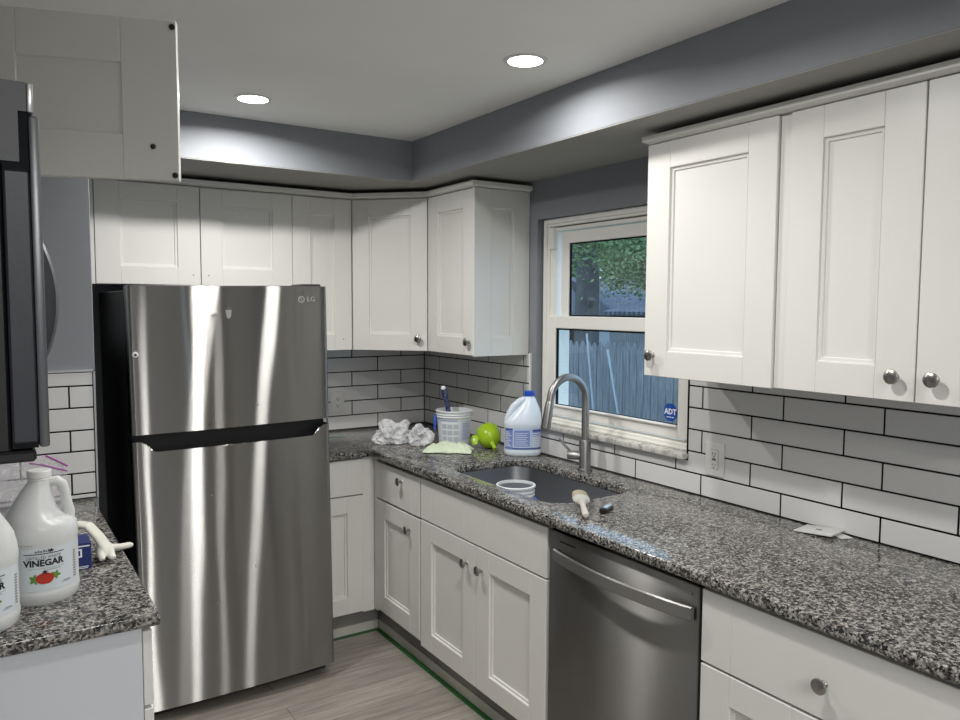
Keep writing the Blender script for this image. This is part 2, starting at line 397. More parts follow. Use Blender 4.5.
# tiles: every wall's field is one mesh of bevelled tiles over a grout bed
GZ = [0.914, 0.991, 1.0705, 1.1525, 1.2325, 1.3125, 1.378]
G = 0.0056
def tiles(name, T, u0, u1, rows, joints, clip=None):
    """T maps (u, z, out); rows = list of (z0, z1); joints(i) -> sorted u positions"""
    mb = MB()
    for i, (z0, z1) in enumerate(rows):
        js = [u0] + [j for j in joints(i) if u0 + 0.004 < j < u1 - 0.004] + [u1]
        for a, b in zip(js[:-1], js[1:]):
            if b - a < 0.008: continue
            segs = [(a, b, z0, z1)]
            if clip: segs = clip(a, b, z0, z1)
            for q_, (a2, b2, c2, d2) in enumerate(segs):      # an L-cut tile is two overlapping pieces, the second one flush
                mb.box((a2 + G / 2, c2 + G / 2, 0.001 + 0.0002 * q_), (b2 - G / 2, d2 - G / 2, 0.008 - 0.0004 * (len(segs) - 1 - q_)), 0.0010, T, 0)
    us = [(u0, u1, rows[0][0], rows[-1][1])]
    if clip: us = clip(u0, u1, rows[0][0], rows[-1][1])
    for (a, b, c, d) in us: mb.box((a, c, 0.0), (b, d, 0.0068), 0, T, 1)
    return struct(name, mb, ['tile', 'grout'], 30)
rows = list(zip(GZ[:-1], GZ[1:]))
Tb = frame((0, 0, 0), (1, 0, 0), (0, -1, 0))
def jb(i):
    off = -0.310 if i % 2 == 0 else -0.1625
    return sorted(off - 0.305 * k for k in range(-1, 8))
tiles('trim_3', Tb, -0.98, -0.009, rows, jb)
Tr = frame((0, 0, 0), (0, -1, 0), (-1, 0, 0))
def jr(i):
    if i % 2 == 0: near, far = [0.183 + 0.3065 * k for k in range(0, 3)], [2.0815 + 0.333 * k for k in range(-3, 8)]
    else: near, far = [0.068 + 0.3065 * k for k in range(0, 4)], [2.293 + 0.333 * k for k in range(-3, 8)]
    return sorted([a for a in near if a < 1.06] + [a for a in far if a > 1.12])
def clipw(a, b, z0, z1):
    """keep the window opening (y -1.04..-2.016, above the stone sill) clear"""
    A, B, ZS = 1.036, 2.017, 1.036
    out = []
    if z1 <= ZS + 0.001: return [(a, b, z0, z1)]
    if b <= A or a >= B: return [(a, b, z0, z1)]
    if z0 < ZS - 0.012: out.append((a, b, z0, ZS))
    if a < A - 0.008: out.append((a, min(b, A), z0, z1))
    if b > B + 0.008: out.append((max(a, B), b, z0, z1))
    return out
tiles('trim_4', Tr, 0.009, 3.95, rows, jr, clipw)
Tl = frame((0, -0.94, 0), (1, 0, 0), (0, -1, 0))
LZ = [0.914, 0.932, 1.006, 1.084, 1.158, 1.238, 1.315, 1.364]
tiles('trim_5', Tl, XL, -1.861, list(zip(LZ[:-1], LZ[1:])), lambda i: [-1.938 - 0.305 * k + (0.152 if i % 2 == 0 else 0) - (0.305 if i % 2 == 0 else 0) for k in (1, 0)] if i % 2 == 0 else [-2.243, -1.938])
# edge profiles of the tile fields
struct('trim_6', MB().box((-0.011, -1.043, 0.914), (0.0, -1.036, 1.378), 0.001), 'vinyl')
mb = MB(); mb.box((XL, -0.950, 1.364), (-1.854, -0.94, 1.371), 0.001); mb.box((-1.861, -0.950, 0.914), (-1.854, -0.94, 1.371), 0.001)
struct('trim_7', mb, 'silver')
struct('trim_8', MB().box((-0.010, -2.0175, 1.036), (0.03, -2.0135, 1.378)), 'gasket')

# ------------------------------------------------------------------ WINDOW (recessed in a painted reveal)
mb = MB()
def ring_x(mb, x0, x1, y0, y1, z0, z1, t, bev=0.002, tb=None, tt=None):
    """rectangular frame in the x=const plane; x0 is the room face"""
    tb = t if tb is None else tb; tt = t if tt is None else tt
    mb.box((x0, y0, z0), (x1, y0 + t, z1), bev); mb.box((x0, y1 - t, z0), (x1, y1, z1), bev)
    mb.box((x0, y0 + t, z0), (x1, y1 - t, z0 + tb), bev); mb.box((x0, y0 + t, z1 - tt), (x1, y1 - t, z1), bev)
win = bpy.data.objects.new('window_1', None); COL.objects.link(win); win.location = (0.05, -1.545, 1.04); win['_o'] = list(win.location); win['kind'] = 'structure'
win['label'] = 'white vinyl double hung window over the sink'
mb = MB()
ring_x(mb, 0.026, 0.112, WY0, WY1 - 0.013, 1.060, 2.000, 0.022, 0.002)
ring_x(mb, 0.034, 0.112, WY0 + 0.022, WY1 - 0.035, 1.072, 1.978, 0.012, 0.002)
ring_x(mb, 0.044, 0.112, WY0 + 0.034, WY1 - 0.047, 1.082, 1.960, 0.03, 0.002, 0.010, 0.016)
mb.box((0.020, WY0 + 0.02, 1.060), (0.05, WY1 - 0.033, 1.069), 0.002)
obj('window_frame', mb, 'vinyl', win)
obj('jamb_stop', MB().box((0.028, -1.160, 1.862), (0.06, -1.128, 1.962), 0.003), 'vinyl', win)
mb = MB(); ring_x(mb, 0.056, 0.078, -1.945, -1.186, 1.516, 1.938, 0.052, 0.003, 0.04, 0.052)
us = obj('upper_sash', mb, 'vinyl', win)
mb = MB(); ring_x(mb, 0.064, 0.072, -1.897, -1.236, 1.554, 1.888, 0.008, 0); obj('gasket', mb, 'gasket', us, 'black gasket')
obj('pane', MB().box((0.067, -1.893, 1.556), (0.0695, -1.240, 1.886)), 'glass', us, 'clear glass pane')
mb = MB(); ring_x(mb, 0.028, 0.055, -1.985, -1.126, 1.098, 1.556, 0.056, 0.003, 0.046, 0.056)
mb.box((0.016, -1.930, 1.140), (0.03, -1.185, 1.150), 0.003)
ls = obj('lower_sash', mb, 'vinyl', win)
mb = MB(); ring_x(mb, 0.036, 0.046, -1.931, -1.180, 1.142, 1.502, 0.009, 0); obj('gasket', mb, 'gasket', ls, 'black gasket')
obj('pane', MB().box((0.041, -1.925, 1.148), (0.0435, -1.186, 1.496)), 'glass', ls, 'clear glass pane')
struct('trim_9', MB().box((-0.034, -2.018, 1.038), (0.032, -1.060, 1.060), 0.004, None, 0, 2), 'stone')
# exterior jamb seen through the glass
mb = MB(); ring_x(mb, 0.112, 0.16, WY0 - 0.02, WY1 + 0.02, 1.02, 2.02, 0.07, 0.003); obj('exterior_casing', mb, 'vinyl', win)
# security sticker on the lower pane
st = thing('window_sticker', 'small blue octagonal alarm company sticker on the lower window pane', 'sticker', (0.040, -1.884, 1.193))
Ts = frame((0.0405, -1.884, 1.193), (0, -1, 0), (-1, 0, 0))
oct_ = [(0.037 * math.cos(PI / 8 + k * PI / 4), 0.037 * math.sin(PI / 8 + k * PI / 4)) for k in range(8)]
obj('backing', MB().prism(oct_, -0.0003, 0.0004, Ts), 'adt', st)
mb = text_geo('ADT', 0.030, Ts @ Matrix.Translation((0, 0.002, 0.0006)), None, 0.0003, 1.0, 0.0012)
obj('lettering', mb, 'lwhite', st, 'white ADT lettering')
mb = MB()
for k in range(3): mb.box((-0.018 + k * 0.013, -0.021, 0.0005), (-0.008 + k * 0.013, -0.017, 0.0009), 0, Ts)
obj('fine_print', mb, 'lwhite', st)

# ------------------------------------------------------------------ DOORS, DRAWERS, KNOBS, CABINETS
def door_geo(T, W, H, st=0.095, rl=0.082, t=0.020, mid=None, flat=False, back=False):
    """(u right, v up, w out) with the front face at w=0; nested bead profile like the photographed doors"""
    mb = MB(); b = 0.0016
    mb.box((0, 0, -t), (st, H, 0), b, T); mb.box((W - st, 0, -t), (W, H, 0), b, T)
    cells = []
    if flat:
        xs = [st] + (list(mid) if mid else []) + [W - st]
        pts = [st] + [m for m in (mid or [])] + [W - st]
        for a, c in zip(pts[:-1], pts[1:]): mb.box((a, 0, -t), (c, H, 0), b, T)
        return mb
    mb.box((st, 0, -t), (W - st, rl, 0), b, T); mb.box((st, H - rl, -t), (W - st, H, 0), b, T)
    x0, x1, y0, y1 = st, W - st, rl, H - rl
    prof = [(0.0, -0.0008), (0.0012, -0.0070), (0.0100, -0.0082), (0.0115, -0.0130)]
    loops = [[(x0 + o, y0 + o, z), (x1 - o, y0 + o, z), (x1 - o, y1 - o, z), (x0 + o, y1 - o, z)] for o, z in prof]
    mb.loft(loops, False, True, T)
    if back:
        zb = -t + 0.0058
        mb.loft([[(x0, y0, zb), (x1, y0, zb), (x1, y1, zb), (x0, y1, zb)], [(x0, y0, zb + 0.001), (x1, y0, zb + 0.001), (x1, y1, zb + 0.001), (x0, y1, zb + 0.001)]], True, False, T)
    return mb
def knob(T, parent, name='knob'):
    """brushed nickel mushroom knob; T puts z along the outward normal"""
    prof = [(0.0075, 0.0), (0.0072, 0.002), (0.0055, 0.004), (0.005, 0.012), (0.0062, 0.015), (0.0135, 0.0175), (0.0162, 0.0205), (0.0158, 0.0235), (0.0125, 0.0262), (0.0065, 0.0278), (0.0015, 0.0282)]
    return obj(name, MB().lathe([(r_ * 1.14, z_ * 1.08) for r_, z_ in prof], T, 24), 'nickel', parent, 'brushed nickel knob')
def carcass(lo, hi, front, t=0.018):
    """open box of panels; front in '-x','-y','+x' names the open side"""
    (x0, y0, z0), (x1, y1, z1) = lo, hi
    mb = MB(); b = 0.001
    mb.box((x0, y0, z0), (x1, y1, z0 + t), b); mb.box((x0, y0, z1 - t), (x1, y1, z1), b)
    if front in ('-x', '+x'):
        mb.box((x0, y0, z0 + t), (x1, y0 + t, z1 - t), b); mb.box((x0, y1 - t, z0 + t), (x1, y1, z1 - t), b)
        xb = x1 - 0.008 if front == '-x' else x0
        mb.box((xb, y0 + t, z0 + t), (xb + 0.008, y1 - t, z1 - t))
    else:
        mb.box((x0, y0, z0 + t), (x0 + t, y1, z1 - t), b); mb.box((x1 - t, y0, z0 + t), (x1, y1, z1 - t), b)
        mb.box((x0 + t, y1 - 0.008, z0 + t), (x1 - t, y1, z1 - t))
    if z1 - z0 > 0.5: mb.box((x0 + t, y0 + t, (z0 + z1) / 2 - 0.008), (x1 - t, y1 - t, (z0 + z1) / 2 + 0.008))
    return mb
def fr(kind, a, z):
    """front frame for a front whose left edge (as seen) is at coordinate a on the wall"""
    if kind == 'R': return frame((-0.315, a, z), (0, -1, 0), (-1, 0, 0))        # right-wall uppers
    if kind == 'B': return frame((a, -0.315, z), (1, 0, 0), (0, -1, 0))          # back-wall uppers
    if kind == 'RB': return frame((-0.632, a, z), (0, -1, 0), (-1, 0, 0))        # right-wall bases
    if kind == 'BB': return frame((a, -0.632, z), (1, 0, 0), (0, -1, 0))
ZT, ZU = 2.129, 1.3735
def hole(T, u, v, parent, r=0.0028):
    return obj('screw_hole', MB().lathe([(r, 0.0002), (r, 0.0006)], T @ Matrix.Translation((u, v, 0)), 10), 'blackpl', parent, 'dark drilled hole')

# over-fridge cabinet
c = thing('wall_cabinet', 'short wide two-door white wall cabinet above the refrigerator', 'cabinet', (-1.337, -0.15, 1.687))
obj('carcass', carcass((-1.852, -0.294, 1.687), (-0.908, -0.002, 2.135), '-y'), 'cab', c)
obj('filler_strip', MB().box((-1.852, -0.312, 1.687), (-1.771, -0.294, 2.129), 0.001), 'cab', c)
T = fr('B', -1.7685, 1.6885); d = obj('door', door_geo(T, 0.430, ZT - 1.6885, 0.097, 0.078), 'cab', c); hole(T, 0.398, 0.045, d)
T = fr('B', -1.3350, 1.6885); d = obj('door', door_geo(T, 0.427, ZT - 1.6885, 0.095, 0.078), 'cab', c); hole(T, 0.032, 0.045, d)
# narrow full-height cabinet beside it
c = thing('wall_cabinet', 'narrow tall white wall cabinet without a knob, right of the refrigerator top', 'cabinet', (-0.75, -0.15, ZU))
obj('carcass', carcass((-0.907, -0.294, ZU), (-0.6, -0.002, 2.135), '-y'), 'cab', c)
T = fr('B', -0.9055, ZU); d = obj('door', door_geo(T, 0.306, ZT - ZU, 0.092, 0.080), 'cab', c); hole(T, 0.26, 0.055, d)
# diagonal corner cabinet
c = thing('corner_cabinet', 'white corner wall cabinet with a diagonal door and a knob', 'cabinet', (-0.3, -0.3, ZU))
poly = [(-0.002, -0.002), (-0.598, -0.002), (-0.598, -0.291), (-0.291, -0.598), (-0.002, -0.598)]
obj('carcass', MB().prism(poly, ZU, 2.135), 'cab', c)
dg = V((1, -1, 0)).normalized(); nn = V((-1, -1, 0)).normalized()
T = frame(V((-0.597, -0.315, ZU)) + dg * 0.003, dg, nn); Wd = 0.3988 - 0.006
d = obj('door', door_geo(T, Wd, ZT - ZU, 0.088, 0.082), 'cab', c); knob(T @ Matrix.Translation((Wd - 0.043, 0.062, 0)), d)
# end cabinet by the window
c = thing('wall_cabinet', 'white wall cabinet at the left of the window with a panelled end', 'cabinet', (-0.15, -0.81, ZU))
obj('carcass', carcass((-0.294, -1.003, ZU), (-0.002, -0.599, 2.135), '-x'), 'cab', c)
T = fr('R', -0.6005, ZU); d = obj('door', door_geo(T, 0.418, ZT - ZU, 0.092, 0.082), 'cab', c); knob(T @ Matrix.Translation((0.385, 0.062, 0)), d)
T = frame((-0.313, -1.021, ZU - 0.004), (1, 0, 0), (0, -1, 0)); obj('end_panel', door_geo(T, 0.311, 0.763, 0.094, 0.082, 0.018), 'cab', c)
# right uppers
c = thing('wall_cabinet', 'white one-door wall cabinet just right of the window', 'cabinet', (-0.15, -2.35, ZU))
obj('carcass', carcass((-0.294, -2.622, ZU), (-0.002, -2.093, 2.135), '-x'), 'cab', c)
obj('filler_strip', MB().box((-0.304, -2.6225, ZU), (-0.294, -2.589, 2.129)), 'cab', c)
T = fr('R', -2.0905, ZU - 0.003); d = obj('door', door_geo(T, 0.496, ZT - ZU + 0.006, 0.098, 0.085), 'cab', c); knob(T @ Matrix.Translation((0.040, 0.070, 0)), d)
c = thing('wall_cabinet', 'white two-door wall cabinet nearest the camera, cut off by the right edge', 'cabinet', (-0.15, -2.98, ZU))
obj('carcass', carcass((-0.294, -3.36, ZU), (-0.002, -2.623, 2.135), '-x'), 'cab', c)
T = fr('R', -2.6265, ZU); d = obj('door', door_geo(T, 0.358, ZT - ZU + 0.002, 0.098, 0.085), 'cab', c); knob(T @ Matrix.Translation((0.358 - 0.044, 0.060, 0)), d)
T = fr('R', -2.9885, ZU); d = obj('door', door_geo(T, 0.367, ZT - ZU + 0.002, 0.098, 0.085), 'cab', c); knob(T @ Matrix.Translation((0.046, 0.060, 0)), d)
# crown strips
def crown(path, name, label, w=0.022):
    mb = MB()
    # path: outer line points (x, y), inner offset given
    outer, inner = path
    rings = []
    for o, i in zip(outer, inner):
        rings.append([(i[0], i[1], 2.135), (o[0] + (i[0] - o[0]) * 0.35, o[1] + (i[1] - o[1]) * 0.35, 2.135), (o[0], o[1], 2.143), (o[0], o[1], 2.160), (i[0], i[1], 2.160)])
    mb.loft(rings, True, True)
    return tag(obj(name, mb, 'cab', None, None, 20, (outer[0][0], outer[0][1], 2.135)), label, 'moulding')
e = 0.332
crown(([(-1.853, -e), (-0.604, -e), (-e, -0.604), (-e, -1.038), (-0.0, -1.038)], [(-1.853, -0.28), (-0.59, -0.28), (-0.28, -0.59), (-0.28, -0.99), (0.0, -0.99)]), 'crown_moulding', 'thin white crown strip along the corner wall cabinets and refrigerator cabinet')
crown(([(0.0, -2.078), (-e, -2.078), (-e, -3.36)], [(0.0, -2.12), (-0.28, -2.12), (-0.28, -3.36)]), 'crown_moulding', 'thin white crown strip on top of the cabinets right of the window')

# ---- base cabinets
BT = 0.883
def toe(lo, hi): return MB().box(lo, hi, 0.001)
c = thing('base_cabinet', 'narrow white base cabinet between refrigerator and corner with drawer and door', 'cabinet', (-0.78, -0.3, 0))
obj('carcass', carcass((-0.94, -0.611, 0.125), (-0.640, -0.002, BT), '-y'), 'cab', c)
T = fr('BB', -0.925, 0.705); obj('drawer', door_geo(T, 0.236, 0.170, 0.085, 0.08, 0.02, None, True), 'cab', c)
T = fr('BB', -0.925, 0.132); obj('door', door_geo(T, 0.236, 0.567, 0.080, 0.080), 'cab', c)
obj('filler_strip', MB().box((-0.688, -0.628, 0.125), (-0.6285, -0.611, BT), 0.001), 'cab', c)
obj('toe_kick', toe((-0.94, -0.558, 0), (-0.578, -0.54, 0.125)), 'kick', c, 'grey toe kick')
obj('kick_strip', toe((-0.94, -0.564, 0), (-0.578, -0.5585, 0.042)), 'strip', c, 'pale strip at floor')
c = thing('base_cabinet', 'white base cabinet with one drawer and one door left of the sink', 'cabinet', (-0.3, -0.86, 0))
obj('carcass', carcass((-0.611, -1.094, 0.125), (-0.002, -0.66, BT), '-x'), 'cab', c)
obj('filler_strip', MB().box((-0.628, -0.66, 0.13), (-0.611, -0.6285, BT), 0.001), 'cab', c)
T = fr('RB', -0.655, 0.690); d = obj('drawer', door_geo(T, 0.436, 0.172, 0.085, 0.08, 0.02, None, True), 'cab', c); knob(T @ Matrix.Translation((0.270, 0.125, 0)), d)
T = fr('RB', -0.655, 0.147); d = obj('door', door_geo(T, 0.436, 0.533, 0.092, 0.080), 'cab', c); knob(T @ Matrix.Translation((0.345, 0.468, 0)), d)
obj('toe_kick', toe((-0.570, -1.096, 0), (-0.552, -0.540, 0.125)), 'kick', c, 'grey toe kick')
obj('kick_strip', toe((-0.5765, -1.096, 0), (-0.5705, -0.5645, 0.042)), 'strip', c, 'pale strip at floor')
c = thing('sink_cabinet', 'wide white sink base cabinet with false front and two doors', 'cabinet', (-0.3, -1.53, 0))
mb = MB(); x0, x1, y0, y1 = -0.611, -0.002, -1.976, -1.098
mb.box((x0, y0, 0.125), (x1, y1, 0.143), 0.001); mb.box((x0, y0, 0.143), (x1, y0 + 0.018, BT), 0.001); mb.box((x0, y1 - 0.018, 0.143), (x1, y1, BT), 0.001); mb.box((x1 - 0.008, y0 + 0.018, 0.143), (x1, y1 - 0.018, BT))
mb.box((x0, y0 + 0.018, 0.66), (x0 + 0.018, y1 - 0.018, 0.72), 0.001)
obj('carcass', mb, 'cab', c)
T = fr('RB', -1.1015, 0.692); obj('false_front', door_geo(T, 0.873, 0.174, 0.095, 0.08, 0.02, [0.352, 0.520], True), 'cab', c)
T = fr('RB', -1.1015, 0.128); d = obj('door', door_geo(T, 0.4345, 0.557, 0.092, 0.080), 'cab', c); knob(T @ Matrix.Translation((0.375, 0.476, 0)), d)
T = fr('RB', -1.5395, 0.128); d = obj('door', door_geo(T, 0.4345, 0.557, 0.092, 0.080), 'cab', c); knob(T @ Matrix.Translation((0.040, 0.476, 0)), d)
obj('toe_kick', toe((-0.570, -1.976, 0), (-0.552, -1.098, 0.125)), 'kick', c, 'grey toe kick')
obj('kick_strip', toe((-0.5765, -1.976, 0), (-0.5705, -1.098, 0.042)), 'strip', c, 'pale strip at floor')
c = thing('base_cabinet', 'white base cabinet with a wide drawer right of the dishwasher', 'cabinet', (-0.3, -3.0, 0))
obj('carcass', carcass((-0.611, -3.362, 0.125), (-0.002, -2.632, BT), '-x'), 'cab', c)
T = fr('RB', -2.6315, 0.676); d = obj('drawer', door_geo(T, 0.728, 0.193, 0.094, 0.08, 0.02, None, True), 'cab', c); knob(T @ Matrix.Translation((0.350, 0.084, 0)), d)
for k in range(2):
    T = fr('RB', -2.6315 - 0.3655 * k, 0.128); d = obj('door', door_geo(T, 0.3625, 0.541, 0.092, 0.080), 'cab', c); knob(T @ Matrix.Translation((0.322 if k == 0 else 0.04, 0.476, 0)), d)
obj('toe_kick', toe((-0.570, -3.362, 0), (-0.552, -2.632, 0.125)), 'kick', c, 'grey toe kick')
c = thing('base_cabinet', 'white base cabinet at the near end of the right counter', 'cabinet', (-0.3, -3.65, 0))
obj('carcass', carcass((-0.611, -3.96, 0.125), (-0.002, -3.364, BT), '-x'), 'cab', c)
T = fr('RB', -3.3655, 0.128); obj('door', door_geo(T, 0.592, 0.741, 0.092, 0.080), 'cab', c)
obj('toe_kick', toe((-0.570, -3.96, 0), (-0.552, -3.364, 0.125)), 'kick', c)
tp = MB(); tp.box((-0.603, -2.62, 0.0), (-0.5775, -0.566, 0.0006)); tp.box((-0.95, -0.592, 0.0), (-0.603, -0.566, 0.0006))
tag(obj('masking_tape', tp, 'tape', None, None, 0, (-0.59, -1.2, 0)), 'green masking tape stuck on the floor along the toe kick', 'tape')

# ------------------------------------------------------------------ COUNTERTOPS, SINK
def rrect(x0, x1, y0, y1, r, n=8):
    pts = []
    for cx, cy, a0 in ((x1 - r, y1 - r, 0), (x0 + r, y1 - r, 90), (x0 + r, y0 + r, 180), (x1 - r, y0 + r, 270)):
        for k in range(n + 1):
            a = math.radians(a0 + 90 * k / n); pts.append((cx + r * math.cos(a), cy + r * math.sin(a)))
    return pts
SX0, SX1, SY0, SY1 = -0.545, -0.158, -1.905, -1.185
def slab(outline, hole_, z0, z1, r=0.006):
    """flat slab with an optional hole, edges eased by a small bevel"""
    bm = bmesh.new()
    ov = [bm.verts.new((x, y, z1)) for x, y in outline]
    es = [bm.edges.new((ov[i], ov[(i + 1) % len(ov)])) for i in range(len(ov))]
    if hole_:
        hv = [bm.verts.new((x, y, z1)) for x, y in hole_]
        es += [bm.edges.new((hv[i], hv[(i + 1) % len(hv)])) for i in range(len(hv))]
    bmesh.ops.triangle_fill(bm, use_beauty=True, use_dissolve=False, edges=es)
    g = bmesh.ops.extrude_face_region(bm, geom=list(bm.faces))
    for e_ in g['geom']:
        if isinstance(e_, bmesh.types.BMVert): e_.co.z = z0
    bmesh.ops.recalc_face_normals(bm, faces=bm.faces)
    be = [e_ for e_ in bm.edges if len(e_.link_faces) == 2 and abs(e_.link_faces[0].normal.dot(e_.link_faces[1].normal)) < 0.3 and abs(e_.verts[0].co.z - e_.verts[1].co.z) < 1e-6]
    bmesh.ops.bevel(bm, geom=be, offset=r, segments=3, affect='EDGES', profile=0.5)
    bm.verts.index_update()
    mb = MB(); mb.add([v.co.copy() for v in bm.verts], [[v.index for v in f.verts] for f in bm.faces]); bm.free()
    return mb
D = 0.6535
out = [(-0.0095, -0.0095), (-0.952, -0.0095), (-0.952, -D), (-D, -D), (-D, -3.96), (-0.0095, -3.96)]
tag(obj('countertop', slab(out, rrect(SX0, SX1, SY0, SY1, 0.085), 0.884, 0.914), 'granite', None, None, 30, (-0.33, -1.5, 0.884)), 'long L-shaped speckled grey granite countertop around the sink', 'countertop')
sk = thing('sink', 'undermount stainless steel sink bowl in the granite by the window', 'sink', (-0.35, -1.545, 0.66))
rings = []
for o, z, r in ((-0.012, 0.8835, 0.09), (-0.004, 0.8835, 0.087), (-0.002, 0.87, 0.085), (0.008, 0.70, 0.08), (0.03, 0.672, 0.07), (0.10, 0.664, 0.05)):
    rings.append([(x, y, z) for x, y in rrect(SX0 + o, SX1 - o, SY0 + o, SY1 - o, r)])
mb = MB(); mb.loft(rings, False, True)
obj('basin', mb, 'sinksteel', sk, None, 50)
obj('drain', MB().lathe([(0.042, 0), (0.042, 0.003), (0.034, 0.004), (0.030, 0.001), (0.008, 0.001), (0.006, 0.006)], Matrix.Translation((-0.30, -1.70, 0.664))), 'nickel', sk)
# left counter
out = [(XL + 0.001, -0.9505), (-1.8735, -0.9505), (-1.8735, -2.160), (XL + 0.001, -2.160)]
tag(obj('countertop', slab(out, None, 0.884, 0.914), 'granite', None, None, 30, (-2.2, -1.55, 0.884)), 'short speckled granite countertop under the vinegar jugs, left of the refrigerator', 'countertop')
c = thing('base_cabinet', 'white base cabinet under the left counter, plain end panel towards the camera', 'cabinet', (-2.2, -1.55, 0))
obj('carcass', carcass((XL + 0.002, -2.128, 0.125), (-1.911, -0.942, BT), '+x'), 'cab', c)
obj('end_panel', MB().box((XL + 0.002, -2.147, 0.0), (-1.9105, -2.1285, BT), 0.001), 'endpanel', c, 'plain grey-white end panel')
for k, (a, wd) in enumerate(((-2.146, 0.598), (-1.544, 0.598))):
    T = frame((-1.889, a, 0.7), (0, 1, 0), (1, 0, 0)); d = obj('drawer', door_geo(T, wd, 0.172, 0.092, 0.08, 0.02, None, True), 'cab', c)
    T = frame((-1.889, a, 0.130), (0, 1, 0), (1, 0, 0)); d = obj('door', door_geo(T, wd, 0.562, 0.092, 0.08), 'cab', c)
obj('toe_kick', toe((-1.985, -2.128, 0), (-1.967, -0.942, 0.125)), 'kick', c)

# ------------------------------------------------------------------ REFRIGERATOR
f = thing('refrigerator', 'tall stainless top-freezer refrigerator with black sides', 'refrigerator', (-1.35, -0.5, 0), local=True)
FX0, FX1 = -0.378, 0.390      # local x; local y front is -0.42
def fridge_front(z0, z1, ztop=None, nz=10):
    n = 48
    xs = []
    prof = []
    R = 0.016
    for k in range(7):
        a = PI - k * PI / 12; prof.append((FX0 + R + R * math.cos(a), -0.42 + R - R * math.sin(a)))
    for k in range(1, n):
        t_ = k / n; x = FX0 + R + (FX1 - FX0 - 2 * R) * t_
        prof.append((x, -0.42 - 0.014 * (1 - (2 * t_ - 1) ** 2)))
    for k in range(7):
        a = PI / 2 - k * PI / 12; prof.append((FX1 - R + R * math.cos(a), -0.42 + R - R * math.sin(a)))
    ring = [(FX0, -0.352)] + prof + [(FX1, -0.352)]
    rings = []
    for j in range(nz + 1):
        q = j / nz; rr = []
        for x, y in ring:
            zt = ztop(x) if ztop else z1
            rr.append((x, y, z0 + (zt - z0) * q))
        rings.append(rr)
    mb = MB()
    if not ztop:
        mb.loft(rings, True, True)
        return mb
    mb.loft(rings, True, False)
    cx = (FX0 + FX1) / 2
    def inset(p, z=None):
        x, y, zz = p
        return (x + (0.004 if x < cx else -0.004) * min(1, abs(x - cx) / 0.3), min(y + 0.005, -0.352), zz if z is None else z)
    lip = [inset(p) for p in rings[-1]]
    mb.loft([rings[-1], lip], False, False)
    mb.loft([lip, [inset(p, 1.035) for p in rings[-1]]], False, True, None, 1)
    return mb
def dip(x):
    a = (x - FX0); b = FX1 - x; m = min(a, b)
    z = 1.0925
    if m > 0.026:
        s = min(1, (m - 0.026) / 0.055); s = s * s * (3 - 2 * s); z -= 0.042 * s
    return z
obj('body', MB().box((FX0 + 0.006, -0.345, 0.03), (FX1 - 0.006, 0.40, 1.652), 0.006, None, 0, 2), 'fridgeside', f, 'black cabinet sides')
obj('gasket', MB().box((FX0 + 0.012, -0.353, 0.06), (FX1 - 0.012, -0.344, 1.655)), 'gasket', f)
lo = obj('fridge_door', fridge_front(0.052, 1.09, dip), ['steel', 'blackpl'], f, 'stainless lower door', 40)
up = obj('freezer_door', fridge_front(1.118, 1.668), 'steel', f, 'stainless freezer door', 40)
obj('handle_pocket', MB().box((FX0 + 0.006, -0.366, 1.03), (FX1 - 0.006, -0.350, 1.125), 0.003), 'blackpl', lo, 'black recessed grip')
mb = MB(); mb.box((FX0 + 0.004, -0.39, 1.666), (FX1 - 0.02, -0.352, 1.671), 0.002); mb.box((FX1 - 0.10, -0.385, 1.652), (FX1 - 0.012, -0.26, 1.678), 0.005)
obj('hinge_cover', mb, 'blackpl', f)
obj('base_grille', MB().box((FX0 + 0.02, -0.36, 0.008), (FX1 - 0.02, -0.33, 0.05), 0.003), 'blackpl', f)
for x in (FX0 + 0.06, FX1 - 0.06): obj('foot', MB().lathe([(0.02, 0.0), (0.02, 0.012), (0.012, 0.014), (0.012, 0.032)], Matrix.Translation((x, -0.30, 0)), 16), 'blackpl', f)
for x in (FX0 + 0.06, FX1 - 0.06): obj('foot', MB().lathe([(0.02, 0.0), (0.02, 0.012), (0.012, 0.014), (0.012, 0.032)], Matrix.Translation((x, 0.34, 0)), 16), 'blackpl', f)
YF = -0.4342
Tf = frame((0, YF, 0), (1, 0, 0), (0, -1, 0))
mb = text_geo('LG', 0.028, Tf @ Matrix.Translation((0.318, 1.615, -0.0090)), None, 0.0004)
obj('lettering', mb, 'silver', up, 'LG lettering')
mb = MB()
Tc = Tf @ Matrix.Translation((0.276, 1.615, -0.0068))
mb.lathe([(0.0135, 0.0), (0.0135, 0.0012), (0.010, 0.0012), (0.010, 0.0)], Tc, 24, 0, False, False)
mb.box((-0.0012, -0.004, 0.0), (0.0012, 0.006, 0.0012), 0, Tc); mb.box((-0.001, -0.0055, 0), (0.007, -0.0035, 0.0012), 0, Tc)
mb.lathe([(0.002, 0), (0.002, 0.0012)], Tc @ Matrix.Translation((-0.0055, 0.004, 0)), 10)
obj('emblem', mb, 'silver', up, 'round face emblem')
def blob(T, pts): return MB().prism(pts, 0, 0.0007, T)
obj('sticker_residue', blob(Tf @ Matrix.Translation((-0.020, 1.560, 0.0005)), [(-0.011, 0.015), (0.012, 0.016), (0.009, -0.010), (0.002, -0.018), (-0.007, -0.014)]), 'silver', up, 'torn sticker residue')
obj('sticker_residue', blob(Tf @ Matrix.Translation((-0.072, 1.562, 0.0)), [(-0.013, 0.001), (0.012, 0.003), (0.013, -0.001), (-0.012, -0.003)]), 'silver', up, 'torn sticker residue')
Th = Tf @ Matrix.Translation((-0.356, 1.416, -0.0140))
